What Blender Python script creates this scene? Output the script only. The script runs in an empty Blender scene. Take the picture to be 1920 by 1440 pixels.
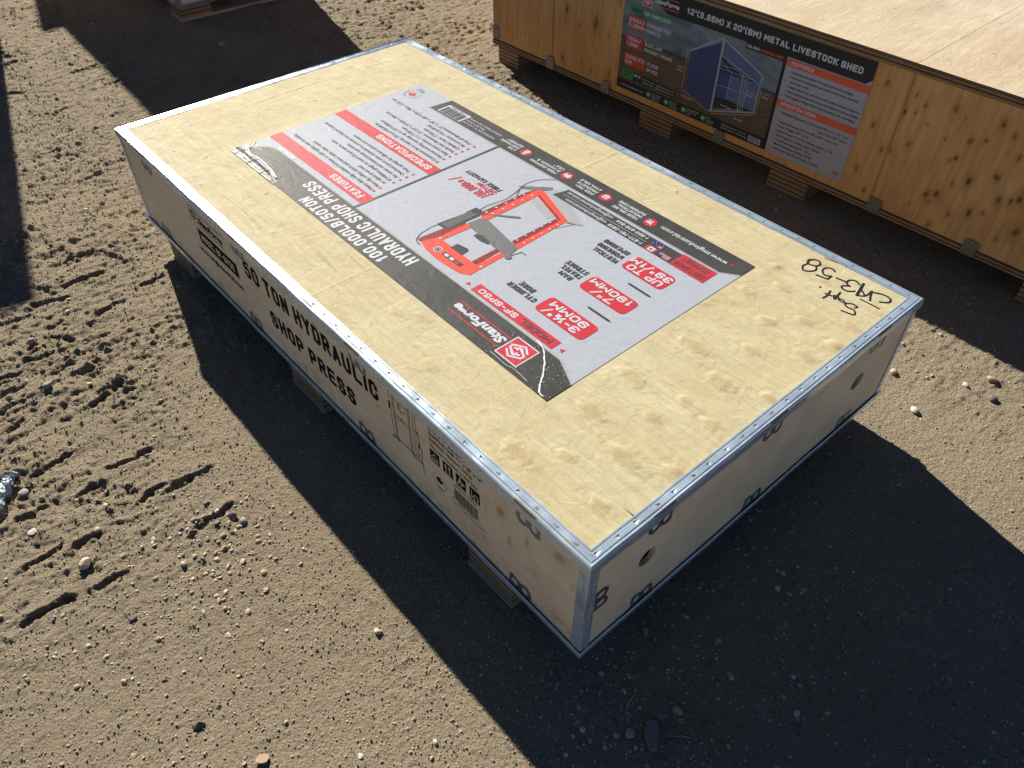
import bpy, math, random
import numpy as np
from mathutils import Matrix, Vector

SC = bpy.context.scene
RND = random.Random(11)

# ------------------------------------------------------------------ camera, sky, sun, exposure
CAM_POS = (2.193007, -0.499216, 1.355329)
CAM_R = [(0.658382, 0.752678, 0.003005), (0.53147, -0.462053, -0.709963), (-0.532985, 0.469024, -0.704233)]
cam = bpy.data.cameras.new("camera")
cam.sensor_width = 36.0
cam.lens = 1469.7 / 1920 * 36.0
cam.clip_start = 0.02
cam.clip_end = 400
cam_o = bpy.data.objects.new("camera", cam)
SC.collection.objects.link(cam_o)
r0, r1, r2 = [Vector(v) for v in CAM_R]
mw = Matrix((r0, -r1, -r2)).transposed().to_4x4()
mw.translation = Vector(CAM_POS)
cam_o.matrix_world = mw
SC.camera = cam_o

SUN_DIR = Vector((-1.84, 0.455, 1.0)).normalized()      # towards the sun
world = bpy.data.worlds.new("World")
SC.world = world
world.use_nodes = True
wn = world.node_tree.nodes
sky = wn.new('ShaderNodeTexSky')
sky.sky_type = 'NISHITA'
sky.sun_disc = False
sky.sun_elevation = math.asin(SUN_DIR.z)
sky.sun_rotation = math.atan2(SUN_DIR.x, SUN_DIR.y)
sky.air_density = 0.42
sky.dust_density = 0.0
sky.ozone_density = 3.0
world.node_tree.links.new(sky.outputs[0], wn['Background'].inputs[0])
wn['Background'].inputs[1].default_value = 0.05
sun = bpy.data.lights.new("sun", 'SUN')
sun.energy = 5.0
sun.angle = math.radians(0.55)
sun.color = (1.0, 0.94, 0.84)
sun_o = bpy.data.objects.new("sun", sun)
sun_o.rotation_euler = SUN_DIR.to_track_quat('Z', 'Y').to_euler()
sun_o.location = (-6, 2, 5)
SC.collection.objects.link(sun_o)
SC.view_settings.view_transform = 'Standard'
SC.view_settings.look = 'None'
SC.view_settings.exposure = 0.92
SC.view_settings.gamma = 1.0
SC.view_settings.use_curve_mapping = False

# ------------------------------------------------------------------ materials
def new_mat(name):
    m = bpy.data.materials.new(name)
    m.use_nodes = True
    return m, m.node_tree.nodes, m.node_tree.links, m.node_tree.nodes['Principled BSDF']

def N(nt, kind, **kw):
    n = nt.new(kind)
    for k, v in kw.items():
        setattr(n, k, v)
    return n

def coords(n, l, scale=(1, 1, 1), rot=(0, 0, 0), loc=(0, 0, 0)):
    tc = n.new('ShaderNodeTexCoord')
    mp = n.new('ShaderNodeMapping')
    mp.inputs['Scale'].default_value = scale
    mp.inputs['Rotation'].default_value = rot
    mp.inputs['Location'].default_value = loc
    l.new(tc.outputs['Object'], mp.inputs['Vector'])
    return mp.outputs[0]

def noise(n, l, vec, scale, detail=4, rough=0.55, dist=0.0):
    t = n.new('ShaderNodeTexNoise')
    t.inputs['Scale'].default_value = scale
    t.inputs['Detail'].default_value = detail
    t.inputs['Roughness'].default_value = rough
    t.inputs['Distortion'].default_value = dist
    l.new(vec, t.inputs['Vector'])
    return t.outputs['Fac']

def ramp(n, l, fac, stops):
    r = n.new('ShaderNodeValToRGB')
    while len(r.color_ramp.elements) < len(stops):
        r.color_ramp.elements.new(0.5)
    for e, (p, c) in zip(r.color_ramp.elements, stops):
        e.position = p
        e.color = (c, c, c, 1) if isinstance(c, (int, float)) else (*c, 1)
    l.new(fac, r.inputs[0])
    return r.outputs[0]

def mix(n, l, fac, a, b, blend='MIX'):
    m = n.new('ShaderNodeMix')
    m.data_type = 'RGBA'
    m.blend_type = blend
    for sock, v in ((m.inputs[0], fac), (m.inputs[6], a), (m.inputs[7], b)):
        if isinstance(v, (int, float)):
            sock.default_value = v
        elif isinstance(v, tuple):
            sock.default_value = (*v, 1)
        else:
            l.new(v, sock)
    return m.outputs[2]

def math_n(n, l, op, a, b=0.0):
    m = n.new('ShaderNodeMath')
    m.operation = op
    for sock, v in ((m.inputs[0], a), (m.inputs[1], b)):
        if isinstance(v, (int, float)):
            sock.default_value = v
        else:
            l.new(v, sock)
    return m.outputs[0]

def bump(n, l, p, height, strength, dist):
    b = n.new('ShaderNodeBump')
    b.inputs['Strength'].default_value = strength
    b.inputs['Distance'].default_value = dist
    l.new(height, b.inputs['Height'])
    l.new(b.outputs[0], p.inputs['Normal'])

def print_mat(name, col, rough=0.42, wear=0.25, spec=0.09, wrinkle=0.30):
    rough = max(rough, 0.22) + 0.14
    """ink or paper of the big labels: faint mottling, scuffs and paper wrinkles, all in label space"""
    m, n, l, p = new_mat(name)
    v = coords(n, l)
    a = noise(n, l, v, 9, 5, 0.6)
    b = noise(n, l, v, 140, 4, 0.7)
    f = math_n(n, l, 'MULTIPLY', ramp(n, l, a, [(0.35, 0.0), (0.7, 1.0)]), wear)
    pale = tuple(c * 0.8 + 0.09 for c in col)
    c1 = mix(n, l, f, col, pale)
    g = ramp(n, l, b, [(0.66, 0.0), (0.76, wear)])
    c2 = mix(n, l, g, c1, tuple(min(1, c * 0.6 + 0.2) for c in col))
    l.new(c2, p.inputs['Base Color'])
    p.inputs['Roughness'].default_value = rough
    p.inputs['Specular IOR Level'].default_value = spec
    v2 = coords(n, l, (1.0, 1.6, 1))
    w1 = noise(n, l, v2, 16, 5, 0.55, 1.6)
    w2 = noise(n, l, v2, 60, 2, 0.5, 2.5)
    ridge = ramp(n, l, w2, [(0.485, 0.0), (0.5, 1.0), (0.515, 0.0)])
    h = math_n(n, l, 'ADD', w1, math_n(n, l, 'MULTIPLY', ridge, 0.10))
    bump(n, l, p, h, wrinkle, 0.0045)
    return m

def plain(name, col, rough=0.6, metal=0.0, var=0.2, scale=30, bmp=0.0, bscale=200, bdist=0.001, stretch=(1, 1, 1)):
    m, n, l, p = new_mat(name)
    v = coords(n, l, stretch)
    a = noise(n, l, v, scale, 5, 0.6)
    c = mix(n, l, a, tuple(x * (1 - var) for x in col), tuple(min(1, x * (1 + var)) for x in col))
    l.new(c, p.inputs['Base Color'])
    p.inputs['Roughness'].default_value = rough
    p.inputs['Metallic'].default_value = metal
    if bmp:
        bump(n, l, p, noise(n, l, v, bscale, 3, 0.6), bmp, bdist)
    return m

def wood(name, c_hi, c_lo, c_knot, grain=(1, 14, 14), scale=14, rough=0.5, blotch=3.0, gloss=0.5,
         bstr=0.25, dark_grain=0.35, specks=0.0, coarse=0.0, mud=0.0):
    """veneer; the mesh attribute 'knot' says where the knots of the sheet are"""
    m, n, l, p = new_mat(name)
    v = coords(n, l, grain)
    vo = coords(n, l)
    g = noise(n, l, v, scale, 7, 0.62, 0.6)
    bl = noise(n, l, vo, blotch, 4, 0.55, 0.9)
    fine = noise(n, l, coords(n, l, (grain[0] * 3, grain[1] * 6, grain[2] * 6)), scale * 1.5, 3, 0.6)
    base = mix(n, l, ramp(n, l, bl, [(0.3, 0.0), (0.72, 1.0)]), c_hi, c_lo)
    gl = math_n(n, l, 'MULTIPLY', ramp(n, l, g, [(0.35, 1.0), (0.62, 0.0)]), dark_grain)
    base = mix(n, l, gl, base, tuple(x * 0.62 for x in c_lo))
    base = mix(n, l, math_n(n, l, 'MULTIPLY', ramp(n, l, fine, [(0.58, 0.0), (0.8, 1.0)]), 0.35), base,
               tuple(x * 0.7 for x in c_lo))
    if specks:
        sp = noise(n, l, vo, 85, 2, 0.5)
        base = mix(n, l, ramp(n, l, sp, [(0.72, 0.0), (0.76, specks)]), base, tuple(x * 0.25 for x in c_knot))
    at = n.new('ShaderNodeAttribute')
    at.attribute_name = 'knot'
    k = at.outputs['Fac']
    kj = math_n(n, l, 'MULTIPLY', k, ramp(n, l, noise(n, l, vo, 60, 4, 0.6), [(0.25, 0.55), (0.7, 1.0)]))
    base = mix(n, l, kj, base, c_knot)
    if mud:
        sx = n.new('ShaderNodeSeparateXYZ')
        l.new(vo, sx.inputs[0])
        low = ramp(n, l, sx.outputs['Z'], [(0.085, 1.0), (0.16, 0.0)])
        spl = ramp(n, l, noise(n, l, vo, 34, 6, 0.7), [(0.42, 0.0), (0.62, 1.0)])
        base = mix(n, l, math_n(n, l, 'MULTIPLY', math_n(n, l, 'MULTIPLY', low, spl), mud), base, (0.34, 0.265, 0.175))
        dots = ramp(n, l, noise(n, l, vo, 55, 2, 0.5), [(0.70, 0.0), (0.74, 0.5)])
        base = mix(n, l, dots, base, (0.38, 0.25, 0.14))
    l.new(base, p.inputs['Base Color'])
    p.inputs['Roughness'].default_value = rough
    p.inputs['Specular IOR Level'].default_value = gloss
    h = math_n(n, l, 'ADD', math_n(n, l, 'MULTIPLY', g, 0.7), math_n(n, l, 'MULTIPLY', fine, 0.5))
    if coarse:
        h = math_n(n, l, 'ADD', h, math_n(n, l, 'MULTIPLY', noise(n, l, vo, 26, 5, 0.6, 1.0), coarse))
    bump(n, l, p, h, bstr, 0.0022)
    return m

M = {}
M['top_ply'] = wood('birch_plywood_lid', (0.61, 0.545, 0.345), (0.56, 0.465, 0.265), (0.47, 0.335, 0.18),
                    grain=(1, 9, 9), scale=12, rough=0.72, gloss=0.14, blotch=5, bstr=0.75, dark_grain=0.34, coarse=1.2)
M['side_ply'] = wood('birch_plywood_side', (0.87, 0.73, 0.50), (0.79, 0.63, 0.41), (0.42, 0.22, 0.09),
                     grain=(1, 9, 9), scale=10, rough=0.6, gloss=0.2, blotch=7, bstr=0.25, dark_grain=0.30, mud=0.6)
M['end_ply'] = wood('birch_plywood_end', (0.88, 0.71, 0.47), (0.81, 0.61, 0.38), (0.36, 0.2, 0.09),
                    grain=(1, 1.2, 9), scale=9, rough=0.6, gloss=0.2, blotch=6, bstr=0.25, dark_grain=0.28)
M['pine_ply'] = wood('pine_plywood_side', (0.76, 0.43, 0.165), (0.61, 0.31, 0.10), (0.085, 0.026, 0.010),
                     grain=(11, 11, 1), scale=6, rough=0.6, gloss=0.2, blotch=3.2, bstr=0.2, dark_grain=0.5, specks=0.5)
M['pine_top'] = wood('pine_plywood_lid', (0.68, 0.60, 0.45), (0.60, 0.47, 0.31), (0.2, 0.1, 0.05),
                     grain=(7, 1, 7), scale=9, gloss=0.12, rough=0.8, blotch=2.6, bstr=0.6, dark_grain=0.35, specks=0.6, coarse=1.2)
M['edge_ply'] = wood('plywood_edge', (0.36, 0.235, 0.125), (0.24, 0.14, 0.07), (0.1, 0.05, 0.02),
                     grain=(2, 2, 60), scale=6, rough=0.8, blotch=6, bstr=0.3, dark_grain=0.6)
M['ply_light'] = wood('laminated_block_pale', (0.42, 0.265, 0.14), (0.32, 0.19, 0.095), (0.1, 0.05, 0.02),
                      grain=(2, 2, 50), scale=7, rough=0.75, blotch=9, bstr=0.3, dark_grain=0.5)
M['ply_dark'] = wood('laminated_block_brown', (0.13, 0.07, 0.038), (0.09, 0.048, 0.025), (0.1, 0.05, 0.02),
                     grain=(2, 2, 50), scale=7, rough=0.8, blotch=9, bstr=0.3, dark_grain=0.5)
M['pale_board'] = wood('pale_base_board', (0.52, 0.42, 0.30), (0.44, 0.34, 0.22), (0.3, 0.18, 0.09),
                       grain=(9, 1, 9), scale=9, rough=0.7, blotch=5, bstr=0.2, dark_grain=0.25)

def steel(name, col, rough, streak=0.25, metal=0.9):
    m, n, l, p = new_mat(name)
    v = coords(n, l, (3, 3, 3))
    a = noise(n, l, v, 7, 3, 0.55)
    b = noise(n, l, coords(n, l, (1, 1, 1)), 260, 3, 0.7)
    c = mix(n, l, a, tuple(x * (1 - streak) for x in col), col)
    c = mix(n, l, ramp(n, l, b, [(0.6, 0.0), (0.8, 0.12)]), c, tuple(x * 0.6 for x in col))
    l.new(c, p.inputs['Base Color'])
    p.inputs['Metallic'].default_value = metal
    l.new(ramp(n, l, a, [(0.3, rough - 0.08), (0.75, rough + 0.14)]), p.inputs['Roughness'])
    bump(n, l, p, noise(n, l, v, 14, 3, 0.5), 0.18, 0.0015)
    return m

M['steel'] = steel('galvanised_steel', (0.66, 0.78, 0.86), 0.27, 0.2, 0.55)
M['steel_dark'] = steel('galvanised_clip_steel', (0.30, 0.32, 0.35), 0.45)
M['bracket'] = steel('zinc_bracket', (0.30, 0.29, 0.27), 0.5)
M['rim_blue'] = steel('dark_rim_steel', (0.42, 0.46, 0.52), 0.4)
M['slot_gap_shade'] = plain('slot_gap_painted_shade', (0.05, 0.045, 0.035), 0.9)
M['ink'] = plain('black_stencil_ink', (0.012, 0.011, 0.011), 0.8, var=0.3)
M['ink'].node_tree.nodes['Principled BSDF'].inputs['Specular IOR Level'].default_value = 0.1
M['marker'] = plain('black_marker', (0.012, 0.011, 0.012), 0.5, var=0.2)
M['split'] = plain('wood_split_shadowed', (0.16, 0.09, 0.045), 0.8)
M['scar'] = plain('brown_grain_line', (0.50, 0.40, 0.23), 0.7)
# label inks
M['paper'] = print_mat('label_paper', (0.40, 0.425, 0.475), 0.45, 0.12)
M['l_dark'] = print_mat('label_charcoal', (0.046, 0.046, 0.043), 0.40, 0.30)
M['l_red'] = print_mat('label_red', (0.52, 0.030, 0.045), 0.42, 0.16)
M['l_brightred'] = print_mat('label_machine_red', (0.80, 0.075, 0.045), 0.42, 0.1)
M['l_deepred'] = print_mat('label_machine_shaded_red', (0.22, 0.025, 0.03), 0.42, 0.1)
M['l_white'] = print_mat('label_white', (0.56, 0.57, 0.60), 0.42, 0.08)
M['l_grey'] = print_mat('label_grey', (0.15, 0.15, 0.15), 0.42, 0.15)
M['l_shadow'] = print_mat('label_grey_tint', (0.36, 0.36, 0.38), 0.42, 0.1)
M['l_black'] = print_mat('label_text_black', (0.05, 0.05, 0.055), 0.42, 0.1)
M['l_blue'] = print_mat('label_flag_blue', (0.03, 0.04, 0.13), 0.42, 0.1)
M['crinkle'] = print_mat('label_lifted_film', (0.055, 0.055, 0.053), 0.30, 0.20, 0.11, 0.15)
M['crack'] = plain('exposed_white_paper', (0.78, 0.77, 0.72), 0.6, var=0.08, bmp=0.5, bscale=300)
def pm2(name, col, **k):
    return print_mat(name, col, 0.5, 0.06, 0.4, 0.12)
M['p_black'] = pm2('poster_black', (0.016, 0.016, 0.017))
M['p_white'] = pm2('poster_white', (0.60, 0.61, 0.63))
M['p_panel'] = pm2('poster_panel_grey', (0.40, 0.40, 0.42))
M['p_orange'] = pm2('poster_orange', (0.72, 0.12, 0.05))
M['p_red'] = pm2('poster_red', (0.55, 0.06, 0.045))
M['p_green'] = pm2('poster_green', (0.04, 0.30, 0.08))
M['p_blue'] = pm2('poster_shed_blue', (0.055, 0.075, 0.20))
M['p_blue2'] = pm2('poster_shed_light_blue', (0.11, 0.15, 0.30))
M['p_blue3'] = pm2('poster_shed_deep_blue', (0.03, 0.035, 0.09))
M['p_frame'] = pm2('poster_frame_grey', (0.36, 0.40, 0.44))
M['p_ink'] = pm2('poster_text_black', (0.03, 0.03, 0.032))
M['p_floor'] = pm2('poster_shed_floor', (0.035, 0.022, 0.018))

def poster_photo(name, lo, hi, scale, stretch):
    m, n, l, p = new_mat(name)
    a = noise(n, l, coords(n, l, stretch), scale, 6, 0.6, 0.5)
    l.new(mix(n, l, ramp(n, l, a, [(0.3, 0.0), (0.7, 1.0)]), lo, hi), p.inputs['Base Color'])
    p.inputs['Roughness'].default_value = 0.5
    return m
M['p_sky'] = poster_photo('poster_printed_sky', (0.045, 0.08, 0.10), (0.22, 0.29, 0.32), 7, (1, 1, 2.6))
M['p_field'] = poster_photo('poster_printed_field', (0.055, 0.038, 0.025), (0.15, 0.10, 0.055), 30, (1, 1, 5))

# ------------------------------------------------------------------ mesh helpers
class MB:
    def __init__(self):
        self.v, self.f, self.m, self.mats = [], [], [], []
    def mi(self, mat):
        if mat not in self.mats:
            self.mats.append(mat)
        return self.mats.index(mat)
    def poly(self, pts, mat):
        b = len(self.v)
        self.v += [tuple(p) for p in pts]
        self.f.append(tuple(range(b, b + len(pts))))
        self.m.append(self.mi(mat))
    def raw(self, verts, faces, mat):
        b = len(self.v)
        self.v += [tuple(p) for p in verts]
        k = self.mi(mat)
        for f in faces:
            self.f.append(tuple(b + i for i in f))
            self.m.append(k)
    def box(self, x0, x1, y0, y1, z0, z1, mat):
        vs = [(x, y, z) for x in (x0, x1) for y in (y0, y1) for z in (z0, z1)]
        self.raw(vs, [(0, 1, 3, 2), (4, 6, 7, 5), (0, 4, 5, 1), (2, 3, 7, 6), (0, 2, 6, 4), (1, 5, 7, 3)], mat)
    def build(self, name, parent=None, loc=(0, 0, 0), rot=(0, 0, 0), smooth=False, bevel=0.0):
        me = bpy.data.meshes.new(name)
        me.from_pydata(self.v, [], self.f)
        for mt in self.mats:
            me.materials.append(M[mt] if isinstance(mt, str) else mt)
        me.polygons.foreach_set('material_index', self.m)
        if smooth:
            me.polygons.foreach_set('use_smooth', [True] * len(self.f))
        me.update()
        o = bpy.data.objects.new(name, me)
        SC.collection.objects.link(o)
        o.location = loc
        o.rotation_euler = rot
        if parent:
            o.parent = parent
        if bevel:
            md = o.modifiers.new('edge', 'BEVEL')
            md.width = bevel
            md.segments = 2
            md.limit_method = 'ANGLE'
        return o

def thing(name, label, cat, loc=(0, 0, 0), rot=0.0, group=None):
    o = bpy.data.objects.new(name, None)
    o.empty_display_size = 0.1
    SC.collection.objects.link(o)
    o.location = loc
    o.rotation_euler = (0, 0, rot)
    tag(o, label, cat, group)
    return o

def tag(o, label, cat, group=None):
    o['label'] = label
    o['category'] = cat
    if group:
        o['group'] = group
    return o

def fast_mesh(name, verts, quads, mats, parent=None, attr=None, smooth=True):
    me = bpy.data.meshes.new(name)
    nv, nf = len(verts), len(quads)
    k = quads.shape[1]
    me.vertices.add(nv)
    me.vertices.foreach_set('co', np.ascontiguousarray(verts, dtype=np.float32).ravel())
    me.loops.add(nf * k)
    me.polygons.add(nf)
    me.loops.foreach_set('vertex_index', np.ascontiguousarray(quads, dtype=np.int32).ravel())
    me.polygons.foreach_set('loop_start', np.arange(0, nf * k, k, dtype=np.int32))
    me.polygons.foreach_set('loop_total', np.full(nf, k, dtype=np.int32))
    me.update(calc_edges=True)
    me.polygons.foreach_set('use_smooth', np.full(nf, smooth, dtype=bool))
    for mt in mats:
        me.materials.append(M[mt] if isinstance(mt, str) else mt)
    if attr is not None:
        a = me.attributes.new('knot', 'FLOAT', 'POINT')
        a.data.foreach_set('value', np.ascontiguousarray(attr, dtype=np.float32))
    o = bpy.data.objects.new(name, me)
    SC.collection.objects.link(o)
    if parent:
        o.parent = parent
    return o

def grid_quads(nu, nv):
    i = np.arange(nu - 1)[:, None]
    j = np.arange(nv - 1)[None, :]
    a = i * nv + j
    return np.stack([a, a + nv, a + nv + 1, a + 1], -1).reshape(-1, 4)

# numpy gradient noise
_P = np.random.RandomState(5).permutation(4096)
_G = np.random.RandomState(6).rand(4096) * 2 * np.pi
_GX, _GY = np.cos(_G), np.sin(_G)
def gnoise(x, y, seed=0):
    xi, yi = np.floor(x).astype(np.int64), np.floor(y).astype(np.int64)
    fx, fy = x - xi, y - yi
    u = fx * fx * fx * (fx * (fx * 6 - 15) + 10)
    v = fy * fy * fy * (fy * (fy * 6 - 15) + 10)
    def g(ix, iy, dx, dy):
        h = _P[(_P[(ix + seed * 131) & 4095] + iy) & 4095]
        return _GX[h] * dx + _GY[h] * dy
    a = g(xi, yi, fx, fy); b = g(xi + 1, yi, fx - 1, fy)
    c = g(xi, yi + 1, fx, fy - 1); d = g(xi + 1, yi + 1, fx - 1, fy - 1)
    return 1.4 * ((a * (1 - u) + b * u) * (1 - v) + (c * (1 - u) + d * u) * v)
def fbm(x, y, s, octv=3, seed=0, gain=0.5):
    t = 0; amp = 1.0; f = 1.0 / s
    for k in range(octv):
        t = t + amp * gnoise(x * f + 17.3 * k, y * f - 9.1 * k, seed + k)
        amp *= gain; f *= 2.03
    return t

# text -> flat triangles
_fc = bpy.data.curves.new('lettering_source', 'FONT')
_fo = bpy.data.objects.new('lettering_source', _fc)
SC.collection.objects.link(_fo)
_fc.resolution_u = 2
_cache = {}
def glyphs(body, bold, shear, spacing=1.0):
    key = (body, bold, shear, spacing)
    if key not in _cache:
        _fc.body = body
        _fc.offset = bold
        _fc.shear = shear
        _fc.space_character = spacing
        dg = bpy.context.evaluated_depsgraph_get()
        dg.update()
        ev = _fo.evaluated_get(dg)
        me = ev.to_mesh()
        vs = [(v.co.x, v.co.y) for v in me.vertices]
        fs = [tuple(p.vertices) for p in me.polygons]
        ev.to_mesh_clear()
        _cache[key] = (vs, fs)
    return _cache[key]
def cap_height(bold):
    vs, _ = glyphs('H', bold, 0.0)
    return max(v[1] for v in vs) - max(0, 0)
# condensed block capitals drawn with strokes of even width
_c, _d = .30, .13
_O = [(_c, 0), (1 - _c, 0), (1, _d), (1, 1 - _d), (1 - _c, 1), (_c, 1), (0, 1 - _d), (0, _d), (_c, 0)]
BLOCK = {
 'A': [[(0, 0), (.5, 1), (1, 0)], [(.17, .3), (.83, .3)]],
 'B': [[(0, 0), (0, 1), (.7, 1), (1, .88), (1, .64), (.72, .52), (0, .52)], [(.72, .52), (1, .40), (1, .12), (.7, 0), (0, 0)]],
 'C': [[(1, .74), (1, 1 - _d), (1 - _c, 1), (_c, 1), (0, 1 - _d), (0, _d), (_c, 0), (1 - _c, 0), (1, _d), (1, .28)]],
 'D': [[(0, 0), (0, 1), (.62, 1), (1, .84), (1, .16), (.62, 0), (0, 0)]],
 'E': [[(1, 1), (0, 1), (0, 0), (1, 0)], [(0, .52), (.85, .52)]],
 'F': [[(1, 1), (0, 1), (0, 0)], [(0, .52), (.85, .52)]],
 'G': [[(1, .72), (1, 1 - _d), (1 - _c, 1), (_c, 1), (0, 1 - _d), (0, _d), (_c, 0), (1 - _c, 0), (1, _d), (1, .46), (.55, .46)]],
 'H': [[(0, 0), (0, 1)], [(1, 0), (1, 1)], [(0, .52), (1, .52)]],
 'I': [[(.5, 0), (.5, 1)]],
 'J': [[(1, 1), (1, _d), (1 - _c, 0), (_c, 0), (0, _d), (0, .28)]],
 'K': [[(0, 0), (0, 1)], [(1, 1), (.06, .45)], [(.36, .60), (1, 0)]],
 'L': [[(0, 1), (0, 0), (1, 0)]],
 'M': [[(0, 0), (0, 1), (.5, .35), (1, 1), (1, 0)]],
 'N': [[(0, 0), (0, 1), (1, 0), (1, 1)]],
 'O': [_O], 'Q': [_O, [(.6, .25), (1, 0)]],
 'P': [[(0, 0), (0, 1), (.7, 1), (1, .87), (1, .57), (.7, .44), (0, .44)]],
 'R': [[(0, 0), (0, 1), (.7, 1), (1, .87), (1, .60), (.7, .47), (0, .47)], [(.55, .47), (1, 0)]],
 'S': [[(1, .82), (1, 1 - _d), (1 - _c, 1), (_c, 1), (0, 1 - _d), (0, .64), (_c * .7, .55), (1 - _c * .7, .45), (1, .36), (1, _d), (1 - _c, 0), (_c, 0), (0, _d), (0, .18)]],
 'T': [[(0, 1), (1, 1)], [(.5, 1), (.5, 0)]],
 'U': [[(0, 1), (0, _d), (_c, 0), (1 - _c, 0), (1, _d), (1, 1)]],
 'V': [[(0, 1), (.5, 0), (1, 1)]],
 'W': [[(0, 1), (.25, 0), (.5, .7), (.75, 0), (1, 1)]],
 'X': [[(0, 0), (1, 1)], [(0, 1), (1, 0)]],
 'Y': [[(0, 1), (.5, .48), (1, 1)], [(.5, .48), (.5, 0)]],
 'Z': [[(0, 1), (1, 1), (0, 0), (1, 0)]],
 '0': [_O],
 '1': [[(.05, .78), (.55, 1), (.55, 0)]],
 '2': [[(0, .80), (0, 1 - _d), (_c, 1), (1 - _c, 1), (1, 1 - _d), (1, .62), (0, .12), (0, 0), (1, 0)]],
 '3': [[(0, .84), (0, 1 - _d), (_c, 1), (1 - _c, 1), (1, 1 - _d), (1, .64), (.75, .52), (.4, .52)], [(.75, .52), (1, .40), (1, _d), (1 - _c, 0), (_c, 0), (0, _d), (0, .16)]],
 '4': [[(.75, 0), (.75, 1), (0, .28), (1, .28)]],
 '5': [[(.95, 1), (.05, 1), (0, .55), (.7, .60), (1, .47), (1, _d), (1 - _c, 0), (_c, 0), (0, _d), (0, .15)]],
 '6': [[(1, .86), (1, 1 - _d), (1 - _c, 1), (_c, 1), (0, 1 - _d), (0, _d), (_c, 0), (1 - _c, 0), (1, _d), (1, .45), (.7, .56), (0, .53)]],
 '7': [[(0, 1), (1, 1), (.4, 0)]],
 '8': [[(_c, .52), (0, .64), (0, .88), (_c, 1), (1 - _c, 1), (1, .88), (1, .64), (1 - _c, .52), (_c, .52), (0, .40), (0, .12), (_c, 0), (1 - _c, 0), (1, .12), (1, .40), (1 - _c, .52)]],
 '9': [[(0, .14), (0, _d), (_c, 0), (1 - _c, 0), (1, _d), (1, 1 - _d), (1 - _c, 1), (_c, 1), (0, 1 - _d), (0, .55), (.3, .44), (1, .47)]],
 '/': [[(0, -.08), (1, 1.08)]], '-': [[(0, .48), (1, .48)]], '.': [[(.3, 0), (.7, 0)]], ',': [[(.6, .03), (.3, -.16)]],
 '"': [[(.15, 1.02), (.15, .74)], [(.85, 1.02), (.85, .74)]], "'": [[(.5, 1.02), (.5, .74)]], '+': [[(0, .5), (1, .5)], [(.5, .28), (.5, .72)]],
 '(': [[(1, 1.08), (.1, .80), (.1, .20), (1, -.08)]], ')': [[(0, 1.08), (.9, .80), (.9, .20), (0, -.08)]], ':': [[(.3, .15), (.7, .15)], [(.3, .62), (.7, .62)]],
 '&': [[(1, 0), (.12, .76), (.3, 1), (.62, 1), (.75, .78), (0, .32), (.05, .08), (.4, 0), (1, .4)]], '*': [[(.1, .9), (.9, .9)], [(.5, 1.05), (.5, .7)]],
 '\u00bd': [[(.06, .90), (.20, 1), (.20, .52)], [(.22, 0), (.78, 1)], [(.70, .40), (1, .44), (1, .30), (.70, 0), (1.05, 0)]],
}
NARROW = {'I': .06, '.': .22, ',': .22, "'": .06, ':': .22, '1': .55, '"': .42, '(': .34, ')': .34, '-': .55, ' ': .42, 'M': 1.35, 'W': 1.45, '/': .62, '*': .6, '\u00bd': 1.5}
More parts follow.
